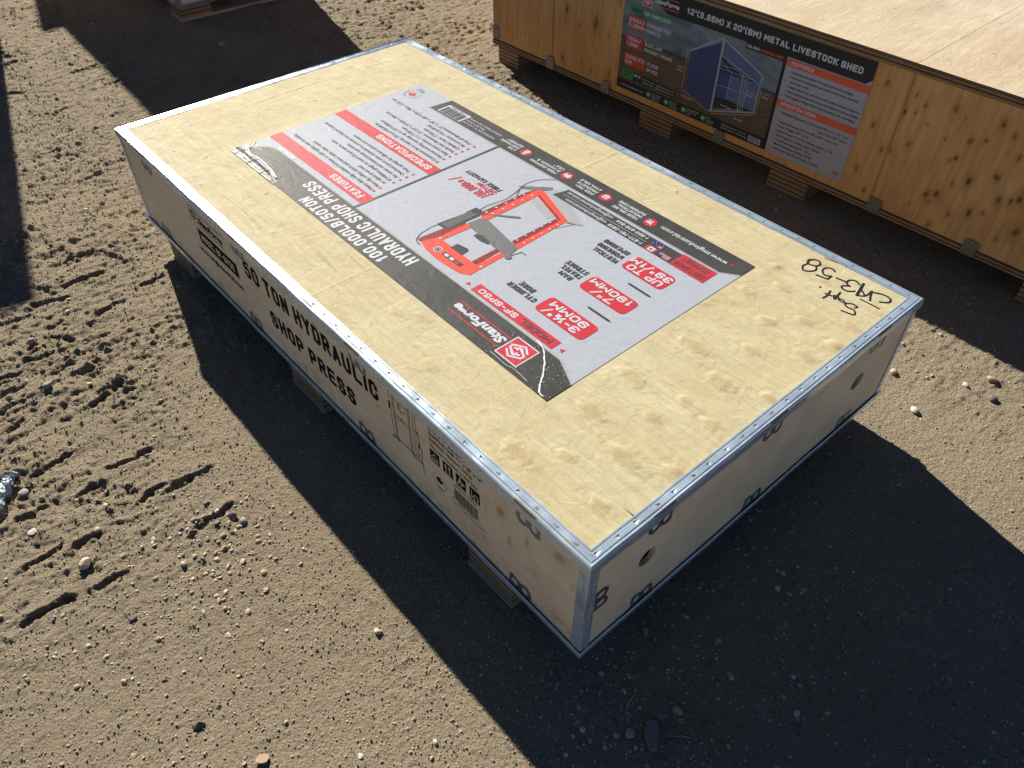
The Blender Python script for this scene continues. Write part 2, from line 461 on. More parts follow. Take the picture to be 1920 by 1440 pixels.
class Sheet:
    """flat print laid on a plane; f(u, v, h) gives the 3-D point"""
    def __init__(self, f, step=0.00018):
        self.f, self.step, self.parts = f, step, {}
    def mb(self, part):
        return self.parts.setdefault(part, MB())
    def poly(self, pts, mat, layer=1, part='print'):
        a = sum(pts[i][0] * pts[(i + 1) % len(pts)][1] - pts[(i + 1) % len(pts)][0] * pts[i][1] for i in range(len(pts)))
        if a < 0:
            pts = pts[::-1]
        self.k = (getattr(self, 'k', 0) + 1) % 48
        hh = layer * self.step + self.k * self.step * .012
        self.mb(part).poly([self.f(u, v, hh) for u, v in pts], mat)
    def rect(self, u0, v0, u1, v1, mat, layer=1, part='print'):
        self.poly([(u0, v0), (u1, v0), (u1, v1), (u0, v1)], mat, layer, part)
    def rrect(self, u0, v0, u1, v1, r, mat, layer=1, part='print', n=5):
        pts = []
        for cx, cy, a0 in ((u1 - r, v1 - r, 0), (u0 + r, v1 - r, 90), (u0 + r, v0 + r, 180), (u1 - r, v0 + r, 270)):
            for k in range(n + 1):
                a = math.radians(a0 + 90 * k / n)
                pts.append((cx + r * math.cos(a), cy + r * math.sin(a)))
        self.poly(pts, mat, layer, part)
    def disc(self, u, v, r, mat, layer=2, part='print', ry=None, n=20):
        ry = ry or r
        self.poly([(u + r * math.cos(2 * math.pi * k / n), v + ry * math.sin(2 * math.pi * k / n)) for k in range(n)],
                  mat, layer, part)
    def line(self, pts, w, mat, layer=2, part='print'):
        for (a, b), (c, d) in zip(pts[:-1], pts[1:]):
            L = math.hypot(c - a, d - b)
            if L < 1e-6:
                continue
            nx, ny = -(d - b) / L * w / 2, (c - a) / L * w / 2
            ex, ey = (c - a) / L * w * 0.3, (d - b) / L * w * 0.3
            self.poly([(a - ex + nx, b - ey + ny), (a - ex - nx, b - ey - ny), (c + ex - nx, d + ey - ny),
                       (c + ex + nx, d + ey + ny)], mat, layer, part)
    def block(self, body, u0, v0, u1, cap, mat, layer=3, part='lettering', weight=.19, shear=0.0, gap=.16):
        """capitals set to run exactly from u0 to u1"""
        body = body.upper()
        w = cap * weight
        unit = 1.0
        fixed = sum(w for ch in body if ch != ' ') + cap * gap * (len(body) - 1)
        flex = sum(NARROW.get(ch, 1.0) for ch in body)
        unit = (u1 - u0 - fixed - shear * cap * .0) / flex
        if unit < w * 1.9:
            nb = sum(1 for ch in body if ch != ' ')
            w = (u1 - u0) / (nb + .7 * (len(body) - 1) + 1.9 * flex)
            unit = 1.9 * w
            gap = .7 * w / cap
        x = u0
        for ch in body:
            gw = NARROW.get(ch, 1.0) * unit
            if ch != ' ':
                H_ = cap - w
                for st in BLOCK.get(ch, []):
                    pts = []
                    for a, b in st:
                        yy = w / 2 + b * H_
                        pts.append((x + w / 2 + a * gw + shear * yy, v0 + yy))
                    n_ = len(pts) - 1
                    closed = n_ > 2 and math.dist(pts[0], pts[-1]) < 1e-7
                    for i in range(n_):
                        (a, b), (c, d) = pts[i], pts[i + 1]
                        L = math.hypot(c - a, d - b)
                        if L < 1e-7:
                            continue
                        tx, ty = (c - a) / L, (d - b) / L
                        e0 = w * (.5 if i == 0 and not closed else .22)
                        e1 = w * (.5 if i == n_ - 1 and not closed else .22)
                        nx, ny = -ty * w / 2, tx * w / 2
                        self.poly([(a - tx * e0 + nx, b - ty * e0 + ny), (a - tx * e0 - nx, b - ty * e0 - ny),
                                   (c + tx * e1 - nx, d + ty * e1 - ny), (c + tx * e1 + nx, d + ty * e1 + ny)], mat, layer, part)
                x += w
            x += gw + cap * gap
    def text(self, body, u0, v0, u1, cap, mat, layer=3, part='lettering', bold=0.02, shear=0.0, spacing=1.0, rot=0.0):
        if rot == 0 and u1 and body == body.upper() and cap >= .0080 and '#' not in body and '@' not in body :
            return self.block(body, u0, v0, u1, cap, mat, layer, part, .17 + max(0, bold) * 1.2, shear)
        bold = bold * (.5 if cap < .012 else .7 if cap < .018 else .95) if bold > 0 else bold
        vs, fs = glyphs(body, bold, shear, spacing)
        if not vs:
            return
        x0, x1 = min(v[0] for v in vs), max(v[0] for v in vs)
        sy = cap / cap_height(bold)
        sx = (u1 - u0) / max(1e-6, x1 - x0) if u1 is not None else sy
        h = layer * self.step
        c, s = math.cos(rot), math.sin(rot)
        out = []
        for x, y in vs:
            a, b = (x - x0) * sx, y * sy
            out.append(self.f(u0 + a * c - b * s, v0 + a * s + b * c, h))
        self.mb(part).raw(out, fs, mat)
    def arc_text(self, body, cu, cv, r, a0, a1, cap, mat, layer=3, part='lettering'):
        n = len(body)
        for k, ch in enumerate(body):
            if ch == ' ':
                continue
            a = math.radians(a0 + (a1 - a0) * k / (n - 1))
            sgn = 1 if a1 < a0 else -1
            u, v = cu + r * math.cos(a), cv + r * math.sin(a)
            self.text(ch, u, v, u + cap * 0.62, cap, mat, layer, part, 0.015, 0, 1, a - math.pi / 2 * sgn)
    def build(self, parent, names):
        out = {}
        for k, mb in self.parts.items():
            if not mb.f:
                continue
            out[k] = mb.build(names.get(k, k).split('#')[0], parent)
            if '#' not in k and k != 'stencil_bar':
                out[k]['kind'] = 'stuff'
        return out

LEAF = [(0, -1.0), (0.06, -0.98), (0.04, -0.42), (0.5, -0.5), (0.44, -0.33), (0.98, 0.12), (0.84, 0.2), (0.94, 0.5),
        (0.64, 0.43), (0.56, 0.56), (0.3, 0.28), (0.42, 0.85), (0.22, 0.74), (0.0, 1.0)]
LEAF = LEAF + [(-x, y) for x, y in LEAF[-2:0:-1]]
def leaf(sh, u, v, r, mat, layer=2, part='print'):
    sh.poly([(u + x * r, v + y * r) for x, y in LEAF], mat, layer, part)
def s_logo(sh, u, v, s, frame, fill, mark, layer=2, part='print'):
    """square emblem, s = half side: frame, field and a folded double S of slanting bars"""
    sh.rect(u - s, v - s, u + s, v + s, frame, layer, part)
    sh.rect(u - s * .9, v - s * .9, u + s * .9, v + s * .9, fill, layer + 1, part)
    w = s * 0.14
    for pts in ([(.62, .30), (.10, .66), (-.62, .26), (-.62, -.02), (.10, -.36), (.10, -.10)],
                [(-.62, -.30), (-.10, -.66), (.62, -.26), (.62, .02), (-.10, .36), (-.10, .10)],
                [(.36, .16), (.06, .36), (-.36, .12)], [(-.36, -.16), (-.06, -.36), (.36, -.12)]):
        sh.line([(u + a * s, v + b * s) for a, b in pts], w, mark, layer + 2, part)
def barcode(sh, u0, v0, u1, v1, mat, layer, part, seed=3):
    r = random.Random(seed)
    x = u0
    step = (u1 - u0) / 95
    while x < u1:
        w = step * r.choice([1, 1, 2, 3])
        sh.rect(x, v0, min(u1, x + w), v1, mat, layer, part)
        x += w + step * r.choice([1, 1, 2, 2])

# ------------------------------------------------------------------ ground
SLITS = [(0.926, -0.668, 0.922, -0.592), (1.048, -0.702, 1.048, -0.618), (0.941, -0.575, 0.944, -0.533),
 (0.801, -0.647, 0.802, -0.594), (1.061, -0.576, 1.062, -0.53), (0.818, -0.522, 0.814, -0.478), (0.913, -0.419, 0.907, -0.377),
 (0.929, -0.363, 0.928, -0.286), (0.693, -0.55, 0.685, -0.495), (0.659, -0.635, 0.672, -0.58), (0.787, -0.444, 0.789, -0.363),
 (1.059, -0.366, 1.052, -0.291), (-0.072, -0.241, -0.05, -0.144), (-0.038, -0.141, 0.055, -0.114), (-0.009, -0.351, 0.065, -0.321),
 (0.195, -0.125, 0.192, -0.054), (0.24, -0.269, 0.224, -0.208), (0.049, -0.294, 0.06, -0.186), (0.33, -0.538, 0.338, -0.494),
 (0.449, -0.573, 0.439, -0.531), (0.539, -0.368, 0.537, -0.321), (0.08, -0.383, 0.108, -0.307), (0.567, -0.397, 0.542, -0.323),
 (0.248, -0.383, 0.29, -0.35), (0.304, -0.474, 0.317, -0.413),
 (-1.364, 0.233, -1.352, 0.317), (-0.765, -0.09, -0.753, -0.025), (-0.489, -0.056, -0.488, 0.006), (-1.03, 0.052, -1.055, 0.101),
 (-1.618, 0.032, -1.625, 0.096), (-1.353, 0.292, -1.379, 0.334), (-1.148, 0.328, -1.18, 0.378),
 (-1.333, -0.017, -1.308, 0.034), (-1.786, 0.081, -1.683, 0.086)]
def smooth01(x):
    x = np.clip(x, 0, 1)
    return x * x * (3 - 2 * x)
def ground_h(X, Y):
    h = 0.0035 * fbm(X, Y, 0.55, 2, 1)
    # how broken the dirt is: tyre-tracked on the left, packed and sandy near the camera
    rough = smooth01((0.95 - X) / 0.5) * 0.75 + smooth01((-0.22 - Y) / 0.25) * smooth01((1.25 - X) / 0.25) * 0.6 + 0.28
    rough = rough * (0.8 + 0.5 * fbm(X, Y, 0.25, 2, 9)) + 0.25 * smooth01((Y - 1.0) / 0.2)
    rough = np.clip(rough, 0.15, 1.3)
    h += rough * 0.0040 * fbm(X, Y, 0.10, 3, 12)
    h += rough * 0.0044 * fbm(X, Y, 0.034, 4, 22, 0.70)
    h += rough * 0.0035 * (0.3 - np.abs(fbm(X, Y, 0.045, 3, 25, 0.6)))
    # fine streaks pressed by tyres, lying along y
    wx = X + 0.012 * fbm(X, Y, 0.12, 2, 31)
    st = fbm(wx / 0.016, Y / 0.085, 1.0, 2, 33)
    mask = smooth01((0.75 - X) / 0.4) * smooth01((0.5 - fbm(X, Y, 0.3, 2, 35)) / 0.8)
    h += mask * 0.0034 * st
    # crumbly clods
    cl = np.maximum(0, fbm(X, Y, 0.017, 2, 41) - 0.18)
    cm = smooth01((fbm(X, Y, 0.16, 2, 44) - 0.02) / 0.3) * rough
    h += cm * cl * 0.014
    h += 0.0015 * fbm(X, Y, 0.0095, 2, 51) * (0.45 + 0.75 * rough)
    pits = np.maximum(0, fbm(X, Y, 0.028, 1, 61) - 0.42)
    h -= pits * 0.006 * rough
    # lug prints
    px = X + 0.007 * fbm(X, Y, 0.03, 3, 71, 0.6)
    py = Y + 0.012 * fbm(X, Y, 0.03, 3, 73, 0.6)
    for k, (x0, y0, x1, y1) in enumerate(SLITS):
        near = (np.abs(X - (x0 + x1) / 2) < 0.14) & (np.abs(Y - (y0 + y1) / 2) < 0.14)
        if not near.any():
            continue
        ax, ay = px[near], py[near]
        dx, dy = x1 - x0, y1 - y0
        L = math.hypot(dx, dy)
        t = np.clip(((ax - x0) * dx + (ay - y0) * dy) / (L * L), 0, 1)
        qx, qy = x0 + t * dx, y0 + t * dy
        d = np.hypot(ax - qx, ay - qy)
        w = 0.0060 + 0.003 * ((k * 7) % 5) / 5
        w = w * (1.0 + 0.55 * fbm(ax, ay, 0.022, 2, 75))
        dep = 0.0075 + 0.004 * ((k * 3) % 4) / 4
        if x0 < 0:
            w = w * 1.1
        side = (ax - qx)
        prof = np.clip(1 - d / w, 0, 1)
        prof = smooth01(prof * 1.8)
        h[near] += -dep * prof + 0.004 * np.exp(-((d - w * 1.6) / 0.009) ** 2) * (side < 0)
    # faint repeating lugs further along the same track
    lug = np.abs(((px + 0.03 * np.sin(Y * 21)) / 0.118) % 1.0 - 0.5) * 0.118
    band = smooth01((0.03 - np.abs((py + 0.46) % 0.20 - 0.1)) / 0.012)
    msk = smooth01((0.62 - X) / 0.1) * smooth01((X + 0.9) / 0.3) * smooth01((-0.18 - Y - 0.12 * X) / 0.1)
    h -= 0.006 * smooth01((0.008 - lug) / 0.006) * band * msk
    # keep it quiet where the crates stand
    q = smooth01((X + 0.05) / 0.1) * smooth01((1.85 - X) / 0.1) * smooth01((Y + 0.0) / 0.05) * smooth01((1.0 - Y) / 0.05)
    h = h * (1 - 0.7 * q)
    q = smooth01((X + 0.45) / 0.1) * smooth01((Y - 1.58) / 0.08)
    h = h * (1 - 0.6 * q)
    return h
def axis(segs):
    out = [segs[0][0]]
    for a, b, s0, s1 in segs:
        x = a
        while x < b - 1e-9:
            t = (x - a) / (b - a)
            x += s0 + (s1 - s0) * t
            out.append(min(x, b))
    return np.array(sorted(set(round(v, 6) for v in out)))
far = [0.03 * 1.35 ** k for k in range(1, 30)]
gx = axis([(-2.75, -0.2, 0.0085, 0.0058), (-0.2, 1.0, 0.0052, 0.0036), (1.0, 2.45, 0.0034, 0.0034)])
gy = axis([(-0.95, 0.2, 0.0048, 0.0048), (0.2, 2.1, 0.0055, 0.008)])
def extend(a):
    lo = [a[0] - sum(0.02 * 1.38 ** i for i in range(1, k + 1)) for k in range(1, 24)]
    hi = [a[-1] + sum(0.02 * 1.38 ** i for i in range(1, k + 1)) for k in range(1, 24)]
    return np.array(lo[::-1] + list(a) + hi)
gx, gy = extend(gx), extend(gy)
GX, GY = np.meshgrid(gx, gy, indexing='ij')
GH = np.zeros_like(GX)
flatx, flaty = GX.ravel(), GY.ravel()
GH = ground_h(flatx, flaty).reshape(GX.shape)

m, n, l, p = new_mat('dry_dirt')
v = coords(n, l)
a = noise(n, l, v, 2.2, 5, 0.6, 0.4)
b = noise(n, l, v, 16, 5, 0.65)
c = noise(n, l, v, 150, 4, 0.7)
col = mix(n, l, ramp(n, l, a, [(0.3, 0.0), (0.7, 1.0)]), (0.46, 0.378, 0.262), (0.395, 0.322, 0.22))
col = mix(n, l, math_n(n, l, 'MULTIPLY', ramp(n, l, b, [(0.4, 0.0), (0.75, 1.0)]), 0.45), col, (0.49, 0.405, 0.285))
col = mix(n, l, ramp(n, l, c, [(0.32, 0.6), (0.5, 0.0)]), col, (0.20, 0.155, 0.10))
col = mix(n, l, ramp(n, l, c, [(0.62, 0.0), (0.75, 0.6)]), col, (0.60, 0.50, 0.35))
l.new(col, p.inputs['Base Color'])
p.inputs['Roughness'].default_value = 0.95
p.inputs['Specular IOR Level'].default_value = 0.15
vor = n.new('ShaderNodeTexVoronoi')
vor.inputs['Scale'].default_value = 170
l.new(v, vor.inputs['Vector'])
h = math_n(n, l, 'ADD', noise(n, l, v, 210, 5, 0.7), math_n(n, l, 'MULTIPLY', vor.outputs['Distance'], -0.7))
h = math_n(n, l, 'ADD', h, noise(n, l, v, 620, 3, 0.7))
h = math_n(n, l, 'ADD', h, math_n(n, l, 'MULTIPLY', noise(n, l, v, 95, 4, 0.75, 0.8), 1.3))
bump(n, l, p, h, 1.0, 0.0085)
M['dirt'] = m
ground = fast_mesh('ground', np.stack([flatx, flaty, GH.ravel()], 1), grid_quads(len(gx), len(gy)), ['dirt'])
ground['kind'] = 'structure'
ground['label'] = 'dry tan dirt yard with tyre prints and pebbles'

def gz(x, y):
    return float(ground_h(np.array([x, x]), np.array([y, y]))[0])

# ------------------------------------------------------------------ steel-edged plywood crates
def edge_trim(corner, dL, dI, L, H, drop, holes, parent, name='steel_edge', seed=0):
    """L-shaped pressed steel edge with mitred ends, beads and punched triangular tabs"""
    rr = random.Random(seed)
    corner, dL, dI = Vector(corner), Vector(dL), Vector(dI)
    prof = [(0.0008, -drop), (0.0, -drop + 0.0015), (0.0, -0.0035), (0.0008, -0.0012), (0.0028, 0.0), (0.0052, 0.0),
            (0.0064, -0.0011), (0.0078, -0.0011), (0.0090, 0.0002)]
    prof2 = [(0.0190, 0.0002), (0.0200, -0.0010), (0.0214, -0.0010), (0.0224, 0.0), (0.0252, 0.0), (0.0258, -0.0014)]
    mb = MB()
    def P(a, t, z):
        return corner + dL * t + dI * a + Vector((0, 0, z))
    nseg = max(2, int(L / 0.05))
    wob = [rr.uniform(-1, 1) * 0.0005 for _ in range(nseg + 1)]
    def strip(pr):
        vs, fs = [], []
        for i in range(nseg + 1):
            f = i / nseg
            for a, z in pr:
                t = a + (L - 2 * a) * f
                w = wob[i] if 0 < i < nseg else 0
                vs.append(P(a + (w if z > -drop + 0.002 else w * 2.2), t, z + w * 0.5))
        k = len(pr)
        for i in range(nseg):
            for j in range(k - 1):
                fs.append((i * k + j, (i + 1) * k + j, (i + 1) * k + j + 1, i * k + j + 1))
        mb.raw(vs, fs, 'steel')
    strip(prof)
    strip(prof2)
    a0, a1, zt = 0.0090, 0.0190, 0.0002
    am = (a0 + a1) / 2
    cur = None
    hs = sorted(t for t in holes if a1 + 0.006 < t < L - a1 - 0.006) if holes else []
    edges = [(a0, a1)]
    prev = (a0, a1)                       # t at inner and outer line of the strip (mitre at start)
    for t in hs:
        s = 0.0086
        mb.raw([P(a0, prev[0], zt), P(a0, t - s, zt), P(a1, t - s, zt), P(a1, prev[1], zt)], [(0, 1, 2, 3)], 'steel')
        ang = rr.choice([0, 0.15, 2.2, -0.4, 3.3, 2.9, 1.4])
        tri = [(am + 0.0047 * math.cos(ang + q), t + 0.0075 * math.sin(ang + q)) for q in (math.radians(90), math.radians(210), math.radians(330))]
        R = [(a0, t - s), (a1, t - s), (a1, t + s), (a0, t + s)]
        # join rectangle and triangle by angle
        allp = [(math.atan2(b - t, a - am), 'R', i) for i, (a, b) in enumerate(R)] + \
               [(math.atan2(b - t, a - am), 'T', i) for i, (a, b) in enumerate(tri)]
        Rs = sorted(range(4), key=lambda i: math.atan2(R[i][1] - t, R[i][0] - am))
        Ts = sorted(range(3), key=lambda i: math.atan2(tri[i][1] - t, tri[i][0] - am))
        vs = [P(*R[i], zt) for i in Rs] + [P(*tri[i], zt) for i in Ts]
        Ra = [math.atan2(R[i][1] - t, R[i][0] - am) for i in Rs]
        Ta = [math.atan2(tri[i][1] - t, tri[i][0] - am) for i in Ts]
        fs = []
        i = j = 0
        ir, it = 0, 0
        # march round both rings
        def nxt(arr, k):
            return arr[k % len(arr)] + 2 * math.pi * (k // len(arr))
        base_t = min(range(3), key=lambda k: abs(Ta[k] - Ra[0]))
        i, j = 0, base_t
        ei, ej = 0, 0
        while ei < 4 or ej < 3:
            ra, ta = nxt(Ra, i + 1), nxt(Ta, j + 1)
            if ej >= 3 or (ei < 4 and ra <= ta):
                fs.append((i % 4, (i + 1) % 4, 4 + j % 3)); i += 1; ei += 1
            else:
                fs.append((4 + j % 3, i % 4, 4 + (j + 1) % 3)); j += 1; ej += 1
        mb.raw(vs, fs, 'steel')
        # the tab, bent down into the wood
        A, B, Cc = [Vector(P(*tri[k], zt)) for k in range(3)]
        mid = (A + B) / 2
        tip = mid + (Cc - mid) * 0.55 + Vector((0, 0, -0.0011))
        mb.raw([A, B, tip], [(0, 1, 2)], 'steel')
        prev = (t + s, t + s)
    mb.raw([P(a0, prev[0], zt), P(a0, L - a0, zt), P(a1, L - a1, zt), P(a1, prev[1], zt)], [(0, 1, 2, 3)], 'steel')
    return mb.build(name, parent)

def plate_mesh(name, outline, holes, thick, mat):
    cu = bpy.data.curves.new(name, 'CURVE')
    cu.dimensions = '2D'
    cu.fill_mode = 'BOTH'
    cu.extrude = thick / 2
    for ring in [outline] + holes:
        sp = cu.splines.new('POLY')
        sp.points.add(len(ring) - 1)
        for pnt, (x, y) in zip(sp.points, ring):
            pnt.co = (x, y, 0, 1)
        sp.use_cyclic_u = True
    o = bpy.data.objects.new(name, cu)
    SC.collection.objects.link(o)
    dg = bpy.context.evaluated_depsgraph_get()
    me = bpy.data.meshes.new_from_object(o.evaluated_get(dg))
    me.name = name
    me.materials.clear()
    me.materials.append(M[mat])
    bpy.data.objects.remove(o)
    bpy.data.curves.remove(cu)
    return me
def ell(cx, cy, rx, ry, n=10, a0=0.3):
    return [(cx + rx * math.cos(a0 + 2 * math.pi * k / n), cy + ry * math.sin(a0 + 2 * math.pi * k / n)) for k in range(n)]
CLIP = plate_mesh('clip', [(-.0285, -.004), (-.0285, .030), (-.020, .0345), (-.010, .031), (-.001, .0255), (.009, .031), (.019, .032),
                           (.0275, .022), (.0285, -.004)],
                  [ell(-.0145, .0165, .0080, .0100), ell(.0125, .0150, .0082, .0098)], 0.0011, 'steel_dark')
def put(me, name, parent, mat4):
    o = bpy.data.objects.new(name, me)
    SC.collection.objects.link(o)
    o.parent = parent
    o.matrix_local = mat4
    return o
def frame(o, x, y, z):
    m = Matrix((Vector(x), Vector(y), Vector(z))).transposed().to_4x4()
    m.translation = Vector(o)
    return m

def knot_fields(U, V, knots, ring=True, stretch_u=1.0):
    K = np.zeros_like(U); Hh = np.zeros_like(U)
    for (ku, kv, su, sv, amt) in knots:
        du, dv = (U - ku), (V - kv)
        r = np.sqrt((du / su) ** 2 + (dv / sv) ** 2)
        near = r < 4.5
        wob = 1 + 0.34 * fbm(U[near], V[near], 0.018, 3, 81)
        rr = r[near] * wob
        K[near] = np.maximum(K[near], amt * (np.exp(-(rr / (0.95 if ring else 0.85)) ** (9 if ring else 3.2)) * (.85 if ring else 1.0) + 0.22 * np.exp(-((rr - 1.30) / 0.18) ** 2)
                             + 0.18 * np.exp(-((rr - 1.9) / 0.25) ** 2)))
        if ring:
            ax_ = np.arctan2(dv[near] / sv, du[near] / su)
            Hh[near] += amt * 0.0021 * (0.85 * np.exp(-(rr / 1.12) ** 6) + 0.35 * np.exp(-((rr - 1.18) / 0.16) ** 2)
                                        + 0.30 * np.exp(-((rr - 1.75) / 0.14) ** 2) * (np.cos(ax_ * 1.0 - .6) > -.2)
                                        + 0.25 * np.exp(-((rr - 2.3) / 0.18) ** 2) * (np.cos(ax_ - 3.4) > .2))
    return K, Hh

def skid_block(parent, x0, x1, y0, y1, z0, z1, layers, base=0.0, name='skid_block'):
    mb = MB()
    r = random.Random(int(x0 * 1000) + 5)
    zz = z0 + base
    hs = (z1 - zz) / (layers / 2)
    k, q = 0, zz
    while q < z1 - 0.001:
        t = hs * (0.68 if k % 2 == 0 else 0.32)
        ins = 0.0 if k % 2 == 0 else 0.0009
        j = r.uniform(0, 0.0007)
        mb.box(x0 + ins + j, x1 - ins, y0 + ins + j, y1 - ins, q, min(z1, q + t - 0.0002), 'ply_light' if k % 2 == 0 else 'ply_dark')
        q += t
        k += 1
    o = mb.build(name, parent)
    if base:
        b = MB()
        b.box(x0 - 0.002, x1 + 0.002, y0 - 0.003, y1 + 0.004, z0 - 0.004, z0 + base - 0.0004, 'pale_board')
        b.build('base_board', parent)
    return o

def steel_crate(parent, L, W, zb, H, hero=False, end_holes=True, seed=1, mat_rim='steel'):
    pn = 0.0045
    # body
    mb = MB()
    mb.box(pn, L - pn, pn + 0.0004, W - pn - 0.0004, zb + 0.001, zb + 0.010, 'pale_board')
    mb.build('floor_panel', parent)
    # long sides
    if hero:
        us = np.arange(0.02, L - 0.02 + 1e-6, 0.005)
        vs = np.arange(zb + 0.002, H - 0.006, 0.005)
        U, V = np.meshgrid(us, vs, indexing='ij')
        kn = [(1.593, .275, .012, .02, .9), (1.616, .214, .004, .016, 1.0), (1.66, .262, .003, .018, 1.0), (1.736, .305, .016, .018, .8),
              (1.545, .145, .008, .014, .35), (1.682, .189, .012, .018, .35), (1.745, .123, .02, .012, .4), (1.554, .247, .01, .014, .4),
              (1.766, .257, .006, .012, .4), (.867, .133, .004, .007, 1.0), (.907, .118, .006, .006, 1.0), (1.071, .16, .01, .006, .8),
              (1.222, .24, .004, .008, .7), (1.149, .297, .01, .012, .4), (.72, .27, .006, .02, .4), (1.33, .19, .012, .014, .3)]
        K, Hh = knot_fields(U.ravel(), V.ravel(), kn, False)
        vv = np.stack([U.ravel(), np.full(U.size, pn), V.ravel()], 1)
        q = grid_quads(len(us), len(vs))
        fast_mesh('side_panel', vv, q, ['side_ply'], parent, K)
        mb = MB(); mb.box(0.012, L - 0.012, pn + 0.001, pn + 0.009, zb + 0.011, H - 0.012, 'side_ply'); mb.build('side_lining', parent)
    else:
        mb = MB(); mb.box(0.012, L - 0.012, pn, pn + 0.009, zb + 0.011, H - 0.012, 'side_ply'); mb.build('side_panel', parent)
    mb = MB(); mb.box(0.012, L - 0.012, W - pn - 0.009, W - pn, zb + 0.011, H - 0.012, 'side_ply'); mb.build('side_panel', parent)
    # ends: the near one has two hand holes
    zl, zh = zb + 0.002, H - 0.008
    if end_holes:
        holes = [ell(0.150, 0.2315, .0215, .0215, 20), ell(0.793, 0.2265, .0215, .0215, 20)]
    else:
        holes = []
    me = plate_mesh('end_panel', [(0.014, zl), (W - 0.014, zl), (W - 0.014, zh), (0.014, zh)], holes, 0.009, 'end_ply')
    o = bpy.data.objects.new('end_panel', me); SC.collection.objects.link(o); o.parent = parent
    o.matrix_local = frame((L - pn - 0.0045, 0, 0), (0, 1, 0), (0, 0, 1), (1, 0, 0))
    mb = MB(); mb.box(pn, pn + 0.009, 0.0141, W - 0.0141, zl, zh, 'end_ply'); mb.build('end_panel', parent)
    # lid panel
    zt = H - 0.0013
    if hero:
        us = np.arange(0.006, L - 0.006 + 1e-6, 0.0036)
        vs = np.arange(0.006, W - 0.006 + 1e-6, 0.0036)
        U, V = np.meshgrid(us, vs, indexing='ij')
        U, V = U.ravel(), V.ravel()
        big = [(1.56, .068), (1.577, .23), (1.582, .499), (1.565, .346), (1.682, .459), (1.686, .195)]
        kn = [(x, y, .026, .0135, 1.0) for x, y in big]
        kn += [(x, y, .0155, .0095, .9) for x, y in [(1.656, .298), (1.625, .125), (1.728, .094), (1.665, .572), (1.633, .666),
               (1.682, .722), (1.59, .778), (1.548, .711), (1.770, .849), (1.753, .779), (1.676, .371), (1.739, .634), (1.734, .359),
               (1.765, .235), (1.768, .49), (1.64, .86), (1.765, .70), (1.60, .905), (1.545, .83)]]
        kn += [(x, y, .016, .010, .55) for x, y in [(1.13, .13), (1.18, .155), (1.30, .09)]]
        kn += [(x, y, .005, .003, .8) for x, y in [(.30, .12), (.22, .07), (.5, .86), (.74, .90), (.2, .5), (.16, .75), (.33, .88), (.56, .15),
                                                   (.18, .28), (.93, .88), (1.2, .9), (.72, .08), (.42, .05), (.24, .62)]]
        K, Hh = knot_fields(U, V, kn)
        out = 1 - (smooth01((U - .29) / .02) * smooth01((1.53 - U) / .02) * smooth01((V - .165) / .015) * smooth01((.815 - V) / .015))
        edge = smooth01((U - .02) / .02) * smooth01((L - .02 - U) / .02) * smooth01((V - .02) / .02) * smooth01((W - .02 - V) / .02)
        leftness = smooth01((1.05 - U) / 0.4)
        z = 0.0010 * fbm(U, V, 0.22, 2, 90) + (0.00035 + 0.0004 * leftness) * fbm(U / 2.2, V, 0.03, 3, 92)
        z += 0.0011 * np.exp(-((U - .107 - .004 * np.sin(V * 9)) / .0022) ** 2) + 0.0010 * np.exp(-((U - .973 - .003 * np.sin(V * 7)) / .0022) ** 2)
        z = np.clip(z, -0.0012, 0.0009) + Hh
        pen = 1 - smooth01((U - 1.535) / .02) * smooth01((1.80 - U) / .02) * smooth01((V - .775) / .012)
        vv = np.stack([U, V, zt + np.minimum(z, 0.0030) * out * edge * pen], 1)
        fast_mesh('lid_panel', vv, grid_quads(len(us), len(vs)), ['top_ply'], parent, K)
        mb = MB(); mb.box(0.006, L - 0.006, 0.006, W - 0.006, H - 0.0105, zt - 0.0022, 'top_ply'); mb.build('lid_lining', parent)
    else:
        mb = MB(); mb.box(0.004, L - 0.004, 0.004, W - 0.004, H - 0.0105, zt, 'top_ply'); mb.build('lid_panel', parent)
    # steel edges of the lid
    def hl(L_, start, step):
        return [start + step * k + RND.uniform(-.003, .003) for k in range(int((L_ - start) / step) + 1)] if hero else []
    edge_trim((0, 0, H), (1, 0, 0), (0, 1, 0), L, H, 0.025, hl(L, .028, .0443), parent, seed=seed)
    edge_trim((L, 0, H), (0, 1, 0), (-1, 0, 0), W, H, 0.025, hl(W, .028, .0435), parent, seed=seed + 1)
    edge_trim((L, W, H), (-1, 0, 0), (0, -1, 0), L, H, 0.025, hl(L, .028, .0443), parent, seed=seed + 2)
    edge_trim((0, W, H), (0, -1, 0), (1, 0, 0), W, H, 0.025, hl(W, .028, .0435), parent, seed=seed + 3)
    # bottom rim: upturned lip standing off the panels
    for (c0, dL, dI, ln) in (((0, 0), (1, 0), (0, 1), L), ((L, 0), (0, 1), (-1, 0), W), ((L, W), (-1, 0), (0, -1), L), ((0, W), (0, -1), (1, 0), W)):
        mb = MB()
        pr = [(0.02, zb), (0.0, zb), (-0.0012, zb + 0.0012), (-0.0012, zb + 0.0145), (-0.0006, zb + 0.0153), (0.0002, zb + 0.0145), (0.0002, zb + 0.002), (0.02, zb + 0.002)]
        ns = int(ln / 0.06)
        vs, fs = [], []
        r = random.Random(seed * 7 + int(ln * 100))
        for i in range(ns + 1):
            w = r.uniform(-.0007, .0007) if 0 < i < ns else 0
            for a_, z_ in pr:
                t = a_ + (ln - 2 * a_) * i / ns
                vs.append((c0[0] + dL[0] * t + dI[0] * (a_ + w), c0[1] + dL[1] * t + dI[1] * (a_ + w), z_))
